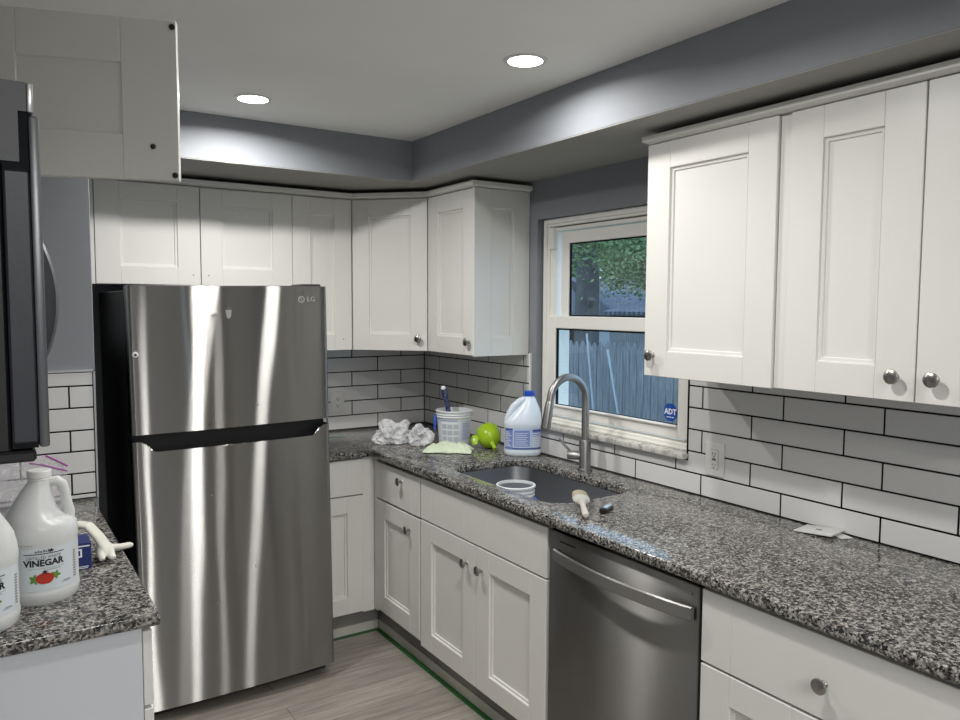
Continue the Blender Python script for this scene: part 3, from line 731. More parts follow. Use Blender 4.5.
hl = obj('hinge_plug', MB().lathe([(0.011, 0), (0.011, 0.004), (0.008, 0.005)], Th, 20), 'white_plate', up, 'white plug ring'); obj('plug_hole', MB().lathe([(0.0045, 0.005), (0.0045, 0.0058)], Th, 14), 'blackpl', hl)
for (px_, pz_) in ((-0.104, 1.137), (0.085, 1.20), (-0.106, 0.86), (0.055, 0.55), (-0.095, 0.43)):
    obj('scuff_dot', MB().lathe([(0.003, 0), (0.003, 0.0006)], Tf @ Matrix.Translation((px_, pz_, 0.0012 - 0.014 * (px_ / 0.37) ** 2)), 8), 'silver' if pz_ < 1 else 'blackpl', up if pz_ > 1.1 else lo)
f.rotation_euler = (0, math.radians(-0.75), 0)
f.location.x += 0.007
f.location.z = 0.0055

# ------------------------------------------------------------------ DISHWASHER
dw = thing('dishwasher', 'dark stainless dishwasher with a bowed bar handle under the counter', 'dishwasher', (-0.3, -2.305, 0))
DY1, DY0 = -1.991, -2.624
obj('tub', MB().box((-0.60, DY0 + 0.006, 0.10), (-0.03, DY1 - 0.006, 0.872), 0.003), 'blackpl', dw)
mb = MB().box((-0.634, DY0, 0.115), (-0.600, DY1, 0.868), 0.004, None, 0, 2)
dd = obj('door', mb, 'dwsteel', dw)
obj('toe_panel', MB().box((-0.575, DY0 + 0.004, 0.0), (-0.555, DY1 - 0.004, 0.105), 0.002), 'blackpl', dw)
obj('vent_slot', MB().box((-0.6346, -2.125, 0.836), (-0.6335, -2.045, 0.842)), 'blackpl', dd)
# bowed handle: flat bar that stands off most in the middle
hb = MB(); rings = []
for k in range(33):
    t_ = k / 32; y = -2.034 - t_ * 0.578
    bow = math.sin(PI * t_) ** 0.8 if 0 < t_ < 1 else 0
    xo = -0.648 - 0.032 * bow
    rings.append([(xo + 0.007, y, 0.775), (xo + 0.007, y, 0.812), (xo, y, 0.815), (xo - 0.006, y, 0.812), (xo - 0.006, y, 0.779), (xo, y, 0.775)])
hb.loft(rings); 
hd = obj('handle', hb, 'handlesteel', dd, 'satin steel bar handle', 30)
for yy in (-2.050, -2.610): obj('handle_post', MB().box((-0.650, yy, 0.779), (-0.634, yy + 0.014, 0.811), 0.002), 'blackpl', hd)
# shallow finger bowl pressed into the door above the handle
pr = MB()
def bowl(u, v):
    y = -2.060 - 0.53 * u; e_ = math.sin(PI * u)
    z = 0.80 + 0.048 * e_ * v
    x = -0.6342 + 0.0035 * e_ * math.sin(PI * v)
    return (x - 0.0042 * math.sin(PI * v) * 0, y, z)
obj('badge', MB().box((-0.6350, -2.602, 0.842), (-0.6335, -2.598, 0.845)), 'blackpl', dd)

# ------------------------------------------------------------------ LEFT: cabinet with open door, MICROWAVE
c = thing('wall_cabinet', 'short white wall cabinet over the microwave with its far door swung open', 'cabinet', (-2.36, -2.575, 1.842))
CZ0, CZ1 = 1.8445, 2.135
obj('carcass', carcass((XL + 0.001, -2.955, CZ0), (-2.226, -2.262, CZ1), '+x'), 'cab', c)
T = frame((-2.205, -2.954, CZ0), (0, 1, 0), (1, 0, 0)); obj('door', door_geo(T, 0.345, 0.288, 0.097, 0.078), 'cab', c)
hinge = V((-2.205, -2.280, 0)); tip = V((-1.8600, -2.396, 0))
hinge = tip + (hinge - tip).normalized() * 0.372
du = (hinge - tip).normalized()            # seen from the far side the free edge is on the left
wn = V((0, 0, 1)).cross(du); wn = -wn if wn.y < 0 else wn
# w must equal u x v with v = z
wv = du.cross(V((0, 0, 1)))
T = frame(tip + V((0, 0, 1.8365)) + wv * 0.02, du, wv)
HD = 0.2965
od = obj('door', door_geo(T, 0.372, HD, 0.099, 0.0835, 0.020, None, False, True), 'cab', c, 'open door seen from its back')
Tbk = T @ Matrix.Translation((0, 0, -0.020)) @ Matrix.Rotation(PI, 4, 'Y')      # z out of the door's back, x runs the other way
for (uu, vv) in ((0.008, HD - 0.012), (0.008, 0.010)):
    obj('bumper', MB().lathe([(0.0055, 0), (0.0052, 0.0022), (0.003, 0.0032)], Tbk @ Matrix.Translation((-uu, vv, 0)), 16), 'blackpl', od, 'black round bumper')
obj('screw', MB().lathe([(0.005, 0), (0.0048, 0.0015), (0.003, 0.0022)], Tbk @ Matrix.Translation((-0.046, 0.062, 0)), 12), 'blackpl', od, 'dark screw head')

mw = thing('microwave', 'stainless over-range microwave at the left edge, seen from its side', 'microwave', (-2.33, -2.58, 1.43))
MY0, MY1 = -2.962, -2.205
obj('body', MB().box((XL + 0.001, MY0 + 0.004, 1.436), (-2.164, MY1 - 0.004, 1.758), 0.003), 'blackpl', mw)
hp = [(XL + 0.001, 1.757), (-2.1465, 1.757), (-2.1465, 1.812), (-2.138, 1.812), (-2.138, 1.8435), (XL + 0.001, 1.8435)]
mb = MB().loft([[(x, yy, z) for x, z in hp] for yy in (MY0 + 0.001, MY1 - 0.001)])
obj('top_housing', mb, 'greypl', mw, 'grey upper housing')
obj('top_grille', MB().box((-2.1378, MY0, 1.811), (-2.1310, MY1, 1.8435), 0.002, None, 0, 2), 'silver', mw, 'silver grille edge')
obj('gap_frame', MB().box((-2.163, MY0 + 0.003, 1.44), (-2.1375, MY1 - 0.003, 1.812)), 'gasket', mw)
md = obj('door', MB().box((-2.1625, MY0 + 0.001, 1.446), (-2.1375, MY1 - 0.001, 1.748), 0.002), 'greypl', mw, 'grey door side')
obj('door_skin', MB().box((-2.1372, MY0, 1.440), (-2.1265, MY1, 1.808), 0.003, None, 0, 2), 'dimsilver', md, 'silver front skin')
obj('window_glass', MB().box((-2.1268, MY0 + 0.06, 1.50), (-2.1252, MY1 - 0.22, 1.76), 0.002), 'blackpl', md, 'black window')
obj('bottom_plate', MB().box((XL + 0.001, MY0 + 0.003, 1.424), (-2.140, MY1 - 0.003, 1.437), 0.003), 'blackpl', mw)
hy0, hy1 = -2.415, -2.385
hin = []; hout = []
for k in range(25):
    t_ = k / 24 * 2 - 1; bow = 1 - t_ * t_
    hout.append((-2.124 + 0.053 * bow, 1.608 + 0.160 * t_)); hin.append((-2.128 + 0.006 * bow, 1.608 + 0.155 * t_))
hw = MB(); hw.loft([[(a_[0], hy0 + 0.002, a_[1]), (b_[0] - 0.004, hy0 + 0.002, b_[1]), (b_[0] - 0.004, hy1 - 0.002, b_[1]), (a_[0], hy1 - 0.002, a_[1])] for a_, b_ in zip(hin, hout)])
hd_ = obj('handle', hw, M['darkpl'], md, 'bowed dark handle')
he = MB(); he.loft([[(b_[0] - 0.0045, hy0, b_[1]), (b_[0], hy0 + 0.003, b_[1]), (b_[0], hy1 - 0.003, b_[1]), (b_[0] - 0.0045, hy1, b_[1])] for b_ in hout])
obj('handle_edge', he, 'dimsilver', hd_, 'silver outer edge')

# ------------------------------------------------------------------ RECESSED LIGHTS
for k, (x, y) in enumerate(LAMP_POS):  # rear three are out of view, added to brighten the room
    lab = ['round recessed ceiling light above the refrigerator, the left one', 'round recessed ceiling light near the soffit over the sink, the right one',
           'recessed ceiling light over the left counter', 'recessed ceiling light by the right wall cabinets behind the camera', 'added unseen fill lamp behind the camera near the left wall', 'added unseen fill lamp at the rear of the room in the middle', 'added unseen fill lamp at the rear of the room on the left'][k]
    L = thing('recessed_light', lab, 'light', (x, y, HC), 'recessed ceiling lights')
    T = Matrix.Translation((x, y, HC))
    obj('trim_ring', MB().lathe([(0.0545, -0.0035), (0.061, -0.005), (0.068, -0.003), (0.069, 0.0)], T, 40, 0, False, False), 'white_plate', L)
    obj('lens', MB().lathe([(0.0550, -0.0035), (0.053, -0.0042), (0.02, -0.0046), (0.001, -0.0046)], T, 40, 0, False, True), 'lens', L, 'lit lens')
    ld = bpy.data.lights.new('lamp_glow', 'AREA'); ld.shape = 'DISK'; ld.size = 0.105; ld.energy = LAMP_W[k]; ld.color = LAMP_COL; ld.spread = math.radians(165)
    lo_ = bpy.data.objects.new('lamp_glow', ld); COL.objects.link(lo_); lo_.parent = L; lo_.location = (0, 0, -0.0065)

# ------------------------------------------------------------------ FAUCET
fa = thing('faucet', 'brushed steel gooseneck pull-down faucet with a side lever behind the sink', 'faucet', (-0.08, -1.525, 0.914))
bx, by = -0.08, -1.525
mb = MB().lathe([(0.031, 0.914), (0.031, 0.920), (0.0255, 0.924), (0.0245, 0.93), (0.0245, 1.035), (0.022, 1.042), (0.017, 1.044)], Matrix.Translation((bx, by, 0)), 28)
obj('body', mb, 'handlesteel', fa)
pts = [(bx, by, 1.03), (bx, by, 1.10), (bx, by, 1.17), (bx, by, 1.212)]
R_ = 0.094
for k in range(1, 19):
    a = PI * k / 18 * 0.96; pts.append((bx - R_ + R_ * math.cos(a), by, 1.212 + R_ * math.sin(a) * 1.05))
last = V(pts[-1]); tdir = (V(pts[-1]) - V(pts[-2])).normalized()
pts.append(last + tdir * 0.012)
obj('neck', MB().tube(pts, 0.0155, 16), 'handlesteel', fa, 'arched spout')
h0 = last + tdir * 0.008
obj('spray_head', MB().tube([h0, h0 + tdir * 0.008, h0 + tdir * 0.05, h0 + tdir * 0.105, h0 + tdir * 0.112], [0.0155, 0.0178, 0.0185, 0.0205, 0.0185], 18), 'handlesteel', fa, 'spray head')
hdirv = V((-0.72, 0.69, 0)).normalized(); hc = V((bx, by, 0.976))
hub = obj('handle_hub', MB().tube([hc + hdirv * 0.02, hc + hdirv * 0.03, hc + hdirv * 0.066, hc + hdirv * 0.074], [0.0165, 0.0185, 0.0185, 0.0165], 18), 'handlesteel', fa, 'round lever hub')
h1 = hc + hdirv * 0.058
obj('lever', MB().tube([h1 + V((0, 0, 0.012)), h1 + V((-0.012, 0.02, 0.035)), h1 + V((-0.028, 0.044, 0.066))], [0.005, 0.0058, 0.0045], 10), 'handlesteel', hub)

# ------------------------------------------------------------------ OUTLETS
def outlet(T, label, W_, H_, style):
    o = thing('wall_outlet', label, 'outlet', T.translation, 'electrical outlets on the tile')
    obj('plate', MB().box((-W_ / 2, -H_ / 2, 0.0), (W_ / 2, H_ / 2, 0.006), 0.0025, T, 0, 2), 'white_plate', o)
    if style == 'gfci':
        ins = obj('insert', MB().box((-0.0165, -0.034, 0.0055), (0.0165, 0.034, 0.0085), 0.001, T), 'white_plate', o)
        for s in (1, -1):
            for q in (MB().box((-0.008, s * 0.020 - 0.004, 0.008), (-0.006, s * 0.020 + 0.004, 0.0092), 0, T), MB().box((0.005, s * 0.020 - 0.003, 0.008), (0.007, s * 0.020 + 0.003, 0.0092), 0, T), MB().lathe([(0.0025, 0.008), (0.0025, 0.0092)], T @ Matrix.Translation((0, s * 0.020 - 0.009, 0)), 8)):
                obj('socket_slot', q, 'ink', ins)
        mb = MB(); mb.box((-0.008, -0.004, 0.008), (0.008, -0.0005, 0.0095), 0, T); mb.box((-0.008, 0.0005, 0.008), (0.008, 0.004, 0.0095), 0, T)
        obj('test_buttons', mb, 'greyink', ins)
        mb = MB(); ring_ = [(-0.0175, -0.035), (0.0175, -0.035), (0.0175, 0.035), (-0.0175, 0.035)]
        mb.prism(ring_, 0.0056, 0.0062, T); obj('insert_gap', mb, 'greyink', ins)
    else:
        for s in (1, -1):
            sc = obj('socket', MB().lathe([(0.0165, 0.0055), (0.0165, 0.0075), (0.015, 0.008)], T @ Matrix.Translation((0, s * 0.0195, 0)), 20), 'white_plate', o)
            for q in (MB().box((-0.0075, s * 0.0195 - 0.002, 0.0078), (-0.005, s * 0.0195 + 0.006, 0.0088), 0, T), MB().box((0.005, s * 0.0195 - 0.002, 0.0078), (0.0075, s * 0.0195 + 0.006, 0.0088), 0, T), MB().lathe([(0.003, 0.0078), (0.003, 0.0088)], T @ Matrix.Translation((0, s * 0.0195 - 0.007, 0)), 8)):
                obj('socket_slot', q, 'ink', sc)
        obj('screw', MB().lathe([(0.003, 0.0058), (0.003, 0.0068)], T, 10), 'silver', o)
    return o
outlet(frame((-0.008, -2.146, 1.060), (0, -1, 0), (-1, 0, 0)), 'white rectangular-insert outlet on the tile right of the window', 0.082, 0.121, 'gfci')
outlet(frame((-0.556, -0.008, 1.069), (1, 0, 0), (0, -1, 0)), 'white duplex outlet on the back tile beside the refrigerator', 0.079, 0.116, 'duplex')
# loose wall plate on the counter
wp = thing('switch_plate', 'loose white blank wall plate lying on the granite against the tile', 'wall plate', (-0.062, -2.592, 0.914))
Tp = Matrix.Translation((-0.062, -2.590, 0.9142)) @ Matrix.Rotation(math.radians(8), 4, 'Z') @ Matrix.Rotation(math.radians(-4), 4, 'X') @ Matrix.Translation((0, 0, 0.0045))
obj('plate', MB().box((-0.045, -0.058, 0), (0.045, 0.058, 0.005), 0.002, Tp, 0, 2), 'white_plate', wp)
obj('toggle_slot', MB().box((-0.004, -0.009, 0.0046), (0.004, 0.009, 0.0054), 0, Tp), 'ink', wp)
sp = MB(); Tq = Matrix.Translation((-0.036, -2.632, 0.9145)) @ Matrix.Rotation(math.radians(-20), 4, 'Z')
sp.box((-0.018, -0.045, 0), (0.02, 0.04, 0.003), 0.001, Tq)
tag(obj('plastic_bracket', sp, 'white_plate', None, None, 30, (-0.036, -2.632, 0.914)), 'small white plastic strip under the loose wall plate', 'bracket')

# ------------------------------------------------------------------ JUGS
def gallon(loc, rz, label, s=1.0, side=1):
    j = thing('vinegar_jug', label, 'jug', loc, 'distilled white vinegar jugs', True, rz)
    R = 0.0775 * s
    def ell(z, cx, rx, ry, n=40, p=2.0):
        return [(side * cx + rx * math.cos(2 * PI * k / n), ry * math.sin(2 * PI * k / n), z) for k in range(n)]
    rings = [ell(0.0, 0, R * 0.90, R * 0.90), ell(0.006, 0, R * 0.965, R * 0.965), ell(0.022, 0, R, R), ell(0.030, 0, R, R), ell(0.034, 0, R * 0.985, R * 0.985), ell(0.10, 0, R * 0.985, R * 0.985), ell(0.138, 0, R * 0.985, R * 0.985), ell(0.144, 0, R * 1.0, R), ell(0.158, 0, R, R),
             ell(0.174, 0.0, R * 0.975, R * 0.97), ell(0.185, -0.002, R * 0.91, R * 0.93), ell(0.196, -0.011, R * 0.77, R * 0.85), ell(0.212, -0.014, R * 0.63, R * 0.74), ell(0.235, -0.011, R * 0.50, R * 0.59), ell(0.257, -0.006, R * 0.385, R * 0.43),
             ell(0.271, -0.001, R * 0.31, R * 0.31), ell(0.280, 0.001, R * 0.30, R * 0.30), ell(0.285, 0.001, R * 0.27, R * 0.27)]
    obj('bottle', MB().loft(rings), 'hdpe', j, 'milky white plastic body', 50)
    pts = [(0.008, 0, 0.258), (0.022, 0, 0.271), (0.036, 0, 0.272), (0.047, 0, 0.263), (0.052, 0, 0.243), (0.056, 0, 0.215), (0.059, 0, 0.195), (0.058, 0, 0.176)]
    obj('handle', MB().tube([V((p[0] * side, p[1], p[2])) for p in pts], [0.010, 0.0115, 0.012, 0.012, 0.0115, 0.012, 0.014, 0.014], 14), 'hdpe', j, 'looped handle', 60)
    cap = MB(); n = 48
    for z0, z1, rr in ((0.278, 0.283, 0.0245), (0.284, 0.301, 0.0255)):
        cap.lathe([(rr * 0.97, z0), (rr, z0 + 0.001), (rr, z1 - 0.002), (rr * 0.94, z1)], Matrix.Translation((0.001, 0, 0)), 36)
    obj('cap', cap, 'white_plate', j, 'white ribbed cap', 30)
    # wrap label
    rl = R * 0.985 + 0.0006
    a0, a1 = math.radians(-44), math.radians(66)
    lb = MB()
    lb.grid(lambda u, v: (rl * math.sin(a0 + (a1 - a0) * u), -rl * math.cos(a0 + (a1 - a0) * u), 0.036 + 0.098 * v), 24, 1)
    lab = obj('front_label', lb, 'vlabel', j, 'pale blue-grey vinegar label', 0, None, True)
    def on_lab(ang, z):      # frame on the label with u to the right, v up, w out
        a = math.radians(ang)
        return frame((rl * math.sin(a), -rl * math.cos(a), z), (math.cos(a), math.sin(a), 0), (math.sin(a), -math.cos(a), 0))
    ca = 4.0
    t1 = text_geo('VINEGAR', 0.0200, on_lab(ca, 0.1000) @ Matrix.Translation((0, 0, 0.0006)), rl, 0.0003, 1.0, 0.0007)
    obj('lettering', t1, 'ink', lab, 'bold VINEGAR lettering')
    t2 = text_geo('DISTILLED WHITE', 0.0100, on_lab(ca, 0.1130) @ Matrix.Translation((0, 0, 0.0006)), rl, 0.0002, 0.92); obj('lettering', t2, 'greyink', lab, 'thin DISTILLED WHITE lettering')
    bar = MB()
    def strip(u0, u1, z0, z1, m):
        m.grid(lambda u, v: ((rl + 0.0008) * math.sin(math.radians(u0 + (u1 - u0) * u)), -(rl + 0.0008) * math.cos(math.radians(u0 + (u1 - u0) * u)), z0 + (z1 - z0) * v), 12, 1)
    strip(-26, 36, 0.1208, 0.1226, bar); obj('rule_line', bar, 'ink', lab)
    thin = MB(); strip(-20, 36, 0.0878, 0.0884, thin); strip(8, 30, 0.0835, 0.0845, thin); strip(34, 46, 0.050, 0.0515, thin); strip(30, 50, 0.0475, 0.0482, thin)
    for k in range(11): strip(56, 63, 0.050 + k * 0.006, 0.0530 + k * 0.006, thin)
    obj('fine_print', thin, 'greyink', lab)
    sc = MB()
    for k, (a, b) in enumerate(((-12, -8), (-7, -5), (-4, -1), (0.5, 3), (4, 6.5), (7.5, 10))): strip(a + 3, b + 3, 0.1250, 0.1290 + 0.002 * (k % 2), sc)
    obj('script_mark', sc, 'greyink', lab)
    code = MB()
    for k in range(6): strip(-40 + k * 5, -37 + k * 5, 0.1415, 0.1428, code)
    obj('date_code', code, 'greyink', j)
    # tomato and leaves picture
    def disc(ang, z, rx, rz_, mat, nm, lift=0.001, lob=0.0, seed=0):
        T = on_lab(ang, z); m = MB(); pts = []
        for k in range(28):
            a = 2 * PI * k / 28; q = 1 + lob * math.sin(5 * a + seed) + 0.06 * math.cos(2 * a)
            pts.append((rx * q * math.cos(a), rz_ * q * math.sin(a)))
        vs = []
        for x, y in pts:
            aa = x / rl; vs.append(V((rl * math.sin(aa), y, rl * math.cos(aa) - rl + lift)))
        m.add(vs + [V((0, 0, lift + 0.0004))], [(k, (k + 1) % 28, 28) for k in range(28)], T)
        return obj(nm, m, mat, lab, None, 60)
    disc(-11, 0.0640, 0.0085, 0.0100, 'leafink', 'printed_leaves', 0.0008, 0.3, 1); disc(21, 0.0690, 0.0085, 0.0085, 'leafink', 'printed_leaves', 0.0008, 0.3, 2)
    disc(5, 0.0650, 0.0175, 0.0142, 'red', 'printed_tomato', 0.0012, 0.03)
    disc(5, 0.0795, 0.0042, 0.0045, 'ink', 'printed_stem', 0.0016, 0.4)
    disc(15.5, 0.1278, 0.0045, 0.0035, 'ink', 'printed_leaf_mark', 0.0012, 0.3)
    return j
gallon((-2.086, -1.906, 0.914), math.radians(-4), 'whole vinegar jug with white cap beside the blue box on the left counter')
gallon((-2.213, -2.035, 0.914), math.radians(4), 'vinegar jug cut off by the left edge, nearest the camera', 1.0, -1)

# bleach jug
bj = thing('bleach_jug', 'white bleach jug with blue cap and blue back label next to the faucet', 'jug', (-0.098, -1.108, 0.914), None, True, math.radians(-33))
bj.scale = (1.28, 1.15, 1.18)
def sec(z, cx, rx, ry, n=36, p=2.6):
    r_ = []
    for k in range(n):
        a = 2 * PI * k / n; ca_, sa = math.cos(a), math.sin(a)
        r_.append((cx + rx * abs(ca_) ** (2 / p) * (1 if ca_ >= 0 else -1), ry * abs(sa) ** (2 / p) * (1 if sa >= 0 else -1), z))
    return r_
rings = [sec(0, 0, 0.062, 0.050), sec(0.006, 0, 0.0665, 0.055), sec(0.02, 0, 0.068, 0.056), sec(0.026, 0, 0.066, 0.0545), sec(0.112, 0, 0.066, 0.0545), sec(0.118, 0, 0.068, 0.056), sec(0.130, 0.0, 0.0675, 0.056), sec(0.145, 0.004, 0.063, 0.053, 36, 2.3), sec(0.165, 0.011, 0.054, 0.048, 36, 2.2), sec(0.185, 0.017, 0.043, 0.041, 36, 2.0), sec(0.205, 0.021, 0.031, 0.032, 36, 2), sec(0.222, 0.024, 0.0215, 0.022, 36, 2), sec(0.228, 0.024, 0.018, 0.018, 36, 2), sec(0.236, 0.024, 0.017, 0.017, 36, 2)]
obj('bottle', MB().loft(rings), 'hdpe_blue', bj, None, 60)
pts = [(0.006, -0.012, 0.222), (-0.012, -0.014, 0.212), (-0.032, -0.014, 0.192), (-0.046, -0.014, 0.166), (-0.054, -0.012, 0.140), (-0.056, -0.010, 0.122)]
obj('handle', MB().tube(pts, [0.010, 0.0125, 0.0135, 0.0135, 0.0135, 0.012], 14), 'hdpe_blue', bj, 'moulded handle', 60)
# moulded grip hollow: a rim that reads as the recess beside the handle
gp = [(-0.024 + 0.024 * math.cos(a) + 0.036, -0.049 - 0.002 * math.sin(a), 0.165 + 0.032 * math.sin(a)) for a in [2 * PI * k / 24 for k in range(24)]]
obj('cap', MB().lathe([(0.019, 0.231), (0.0195, 0.233), (0.0195, 0.249), (0.0175, 0.251), (0.001, 0.251)], Matrix.Translation((0.024, 0, 0)), 28), 'bluecap', bj, 'blue cap', 30)
def bl_pt(u, v, off=0.0008):
    a = -PI / 2 + (u - 0.5) * 2.5
    p = 2.6; rx, ry = 0.066 + off, 0.0545 + off
    ca_, sa = math.cos(a), math.sin(a)
    return V((rx * abs(ca_) ** (2 / p) * (1 if ca_ >= 0 else -1), ry * abs(sa) ** (2 / p) * (1 if sa >= 0 else -1), 0.027 + 0.084 * v))
lb = obj('back_label', MB().grid(lambda u, v: bl_pt(u, v), 40, 1), 'lpale', bj, 'periwinkle printed label', 60)
pb = MB(); dk = MB(); wh = MB()
def patch(m, u0, u1, v0, v1, off): m.grid(lambda u, v: bl_pt(u0 + (u1 - u0) * u, v0 + (v1 - v0) * v, off), 10, 1)
patch(pb, 0.02, 0.30, 0.02, 0.98, 0.0012); patch(pb, 0.34, 0.60, 0.16, 0.9, 0.0012); patch(pb, 0.66, 0.98, 0.62, 0.9, 0.0012)

for k in range(9): patch(wh, 0.05, 0.27 - 0.04 * (k % 3), 0.15 + k * 0.08, 0.18 + k * 0.08, 0.0016)
for k in range(7): patch(wh, 0.36, 0.57 - 0.03 * (k % 2), 0.22 + k * 0.09, 0.245 + k * 0.09, 0.0016)
for k in range(8): patch(wh, 0.65, 0.97, 0.15 + k * 0.085, 0.18 + k * 0.085, 0.0016)
obj('print_blocks', pb, 'lblue', lb); 
for bnd in ((0.02, 0.98, 0.02, 0.09), (0.04, 0.30, 0.90, 0.98), (0.66, 0.96, 0.84, 0.93)):
    dk = MB(); patch(dk, *bnd, 0.0014); obj('dark_band', dk, 'ldark', lb)
obj('print_lines', wh, 'lwhite', lb)

# ------------------------------------------------------------------ PAILS
def pail(loc, rz, label, r0, r1, h, grid_label, inside):
    p = thing('pail', label, 'bucket', loc, None, True, rz)
    t = 0.0022
    prof = [(r0 - 0.004, 0.0), (r0, 0.003), (r0 + (r1 - r0) * 0.82, h * 0.80), (r1 + 0.0005, h * 0.805), (r1 + 0.0035, h * 0.81), (r1 + 0.0035, h * 0.825), (r1, h * 0.83), (r1, h * 0.875), (r1 + 0.004, h * 0.88), (r1 + 0.004, h * 0.895), (r1 + 0.001, h * 0.90), (r1 + 0.001, h * 0.955), (r1 + 0.006, h * 0.96), (r1 + 0.0065, h * 0.99), (r1 + 0.004, h), (r1 - t, h), (r1 - t - 0.001, h * 0.85), (r0 - t, 0.006), (0.001, 0.006)]
    obj('shell', MB().lathe(prof, None, 48, 0, True, True), 'pail', p, None, 40)
    return p
pl = pail((-0.225, -0.705, 0.914), math.radians(-28), 'white plastic pail with a grid label and a brush in it, in the counter corner', 0.076, 0.088, 0.172, True, 0)
def pl_pt(u, v, off=0.0007):
    z = 0.012 + 0.118 * v; r = 0.076 + 0.012 * 0.82 * (z / (0.172 * 0.80)) + off; a = -PI / 2 + (u - 0.5) * 2.7
    return V((r * math.cos(a), r * math.sin(a), z))
def patch2(m, u0, u1, v0, v1, off): m.grid(lambda u, v: pl_pt(u0 + (u1 - u0) * u, v0 + (v1 - v0) * v, off), 10, 4)
m1 = MB(); patch2(m1, 0.05, 0.95, 0.12, 0.95, 0.0006); lb = obj('front_label', m1, paint('pail_label_film', (0.64, 0.70, 0.76), 0.4), pl, 'pale blue label', 60)
mw_ = MB(); patch2(mw_, 0.17, 0.60, 0.05, 0.90, 0.0009); gl = obj('label_grid', mw_, 'lwhite', lb)
mg = MB()
for i in range(3):
    for j_ in range(3): patch2(mg, 0.195 + i * 0.135, 0.310 + i * 0.135, 0.10 + j_ * 0.26, 0.30 + j_ * 0.26, 0.0013)
obj('grid_cells', mg, paint('pale_grey_ink', (0.50, 0.55, 0.60), 0.5), gl)
ml = MB()
for k in range(9): patch2(ml, 0.66, 0.92 - 0.05 * (k % 3), 0.18 + k * 0.08, 0.205 + k * 0.08, 0.0010)
patch2(ml, 0.06, 0.55, 0.955, 0.985, 0.0010)
obj('print_lines', ml, 'lblue', lb)
mh = MB(); mh.tube([(-0.090, -0.01, 0.148), (-0.0965, -0.022, 0.130), (-0.0975, -0.032, 0.105), (-0.0965, -0.040, 0.075)], [0.006, 0.007, 0.006, 0.004], 10)
obj('bail_handle', mh, 'bluecap', pl, 'blue bail handle')
pb2 = thing('paintbrush', 'navy speckled paintbrush handle sticking up out of the white pail', 'paintbrush', (-0.275, -0.660, 0.925))
p0_, p1_ = V((-0.215, -0.700, 0.925)), V((-0.266, -0.666, 1.196))
dv = (p1_ - p0_)
obj('bristles', MB().tube([p0_, p0_ + dv * 0.12, p0_ + dv * 0.24], [0.012, 0.016, 0.016], 12, None, 0, 0.5), 'bristle', pb2)
obj('handle', MB().tube([p0_ + dv * 0.24, p0_ + dv * 0.32, p0_ + dv * 0.5, p0_ + dv * 0.7, p0_ + dv * 0.9, p0_ + dv * 0.98, p1_], [0.016, 0.014, 0.0115, 0.0125, 0.0140, 0.013, 0.008], 12), 'speckle', pb2)
obj('tip', MB().tube([p0_ + dv * 0.965, p0_ + dv * 0.99, p0_ + dv * 1.02], [0.0135, 0.0125, 0.008], 12), 'lwhite', pb2, 'white tip')
ps = pail((-0.385, -1.455, 0.6645), 0.3, 'white pail standing in the sink with grey paint inside', 0.062, 0.0745, 0.214, False, 0)
obj('paint_residue', MB().lathe([(0.0722, 0.203), (0.0722, 0.2035), (0.001, 0.2035)], None, 36, 0, True, True), 'pail_in', ps, 'grey dried paint')
mh = MB(); mh.tube([(0.079, -0.01, 0.165), (0.088, -0.012, 0.160), (0.090, -0.020, 0.142), (0.088, -0.024, 0.12)], [0.007, 0.008, 0.007, 0.005], 10, Matrix.Rotation(-1.2, 4, 'Z'))
obj('bail_handle', mh, 'bluecap', ps, 'blue bail handle')

# ------------------------------------------------------------------ FUNNEL
fu = thing('funnel', 'lime green plastic funnel lying on its side between pail and bleach jug', 'funnel', (-0.17, -0.955, 0.914))
ax = V((-0.26, -0.96, -0.50)).normalized()       # from rim to spout
fc = V((-0.150, -0.910, 0.975))
zq = V((0, 0, 1)).rotation_difference(ax).to_matrix().to_4x4()
Tfn = Matrix.Translation(fc) @ zq
prof = [(0.0575, -0.040), (0.0585, -0.037), (0.0575, -0.010), (0.056, 0.005), (0.050, 0.022), (0.040, 0.035), (0.026, 0.045), (0.0125, 0.050), (0.0105, 0.056), (0.0085, 0.095), (0.0065, 0.095), (0.0085, 0.056), (0.010, 0.047), (0.024, 0.041), (0.038, 0.031), (0.048, 0.019), (0.0545, 0.003), (0.0555, -0.040)]
prof2 = prof + [prof[0]]
mb = MB().lathe(prof2, Tfn, 36, 0, False, False)
zmin = min(v.z for v in mb.v); 
for v in mb.v: v.z += 0.9145 - zmin
obj('cone', mb, 'lime', fu, None, 50)
dz = 0.9145 - zmin
tb = Tfn.to_3x3() @ V((1, 0, 0))
side = V((-0.84, 0.30, -0.25)).normalized()
h0 = fc + V((0, 0, dz)) - ax * 0.03 + side * 0.052
obj('hanging_tab', MB().tube([h0, h0 + V((-0.018, -0.010, 0.004)), h0 + V((-0.030, -0.022, -0.012)), h0 + V((-0.034, -0.030, -0.030))], [0.018, 0.020, 0.018, 0.012], 12, None, 0, 0.4), 'lime', fu, 'side tab')

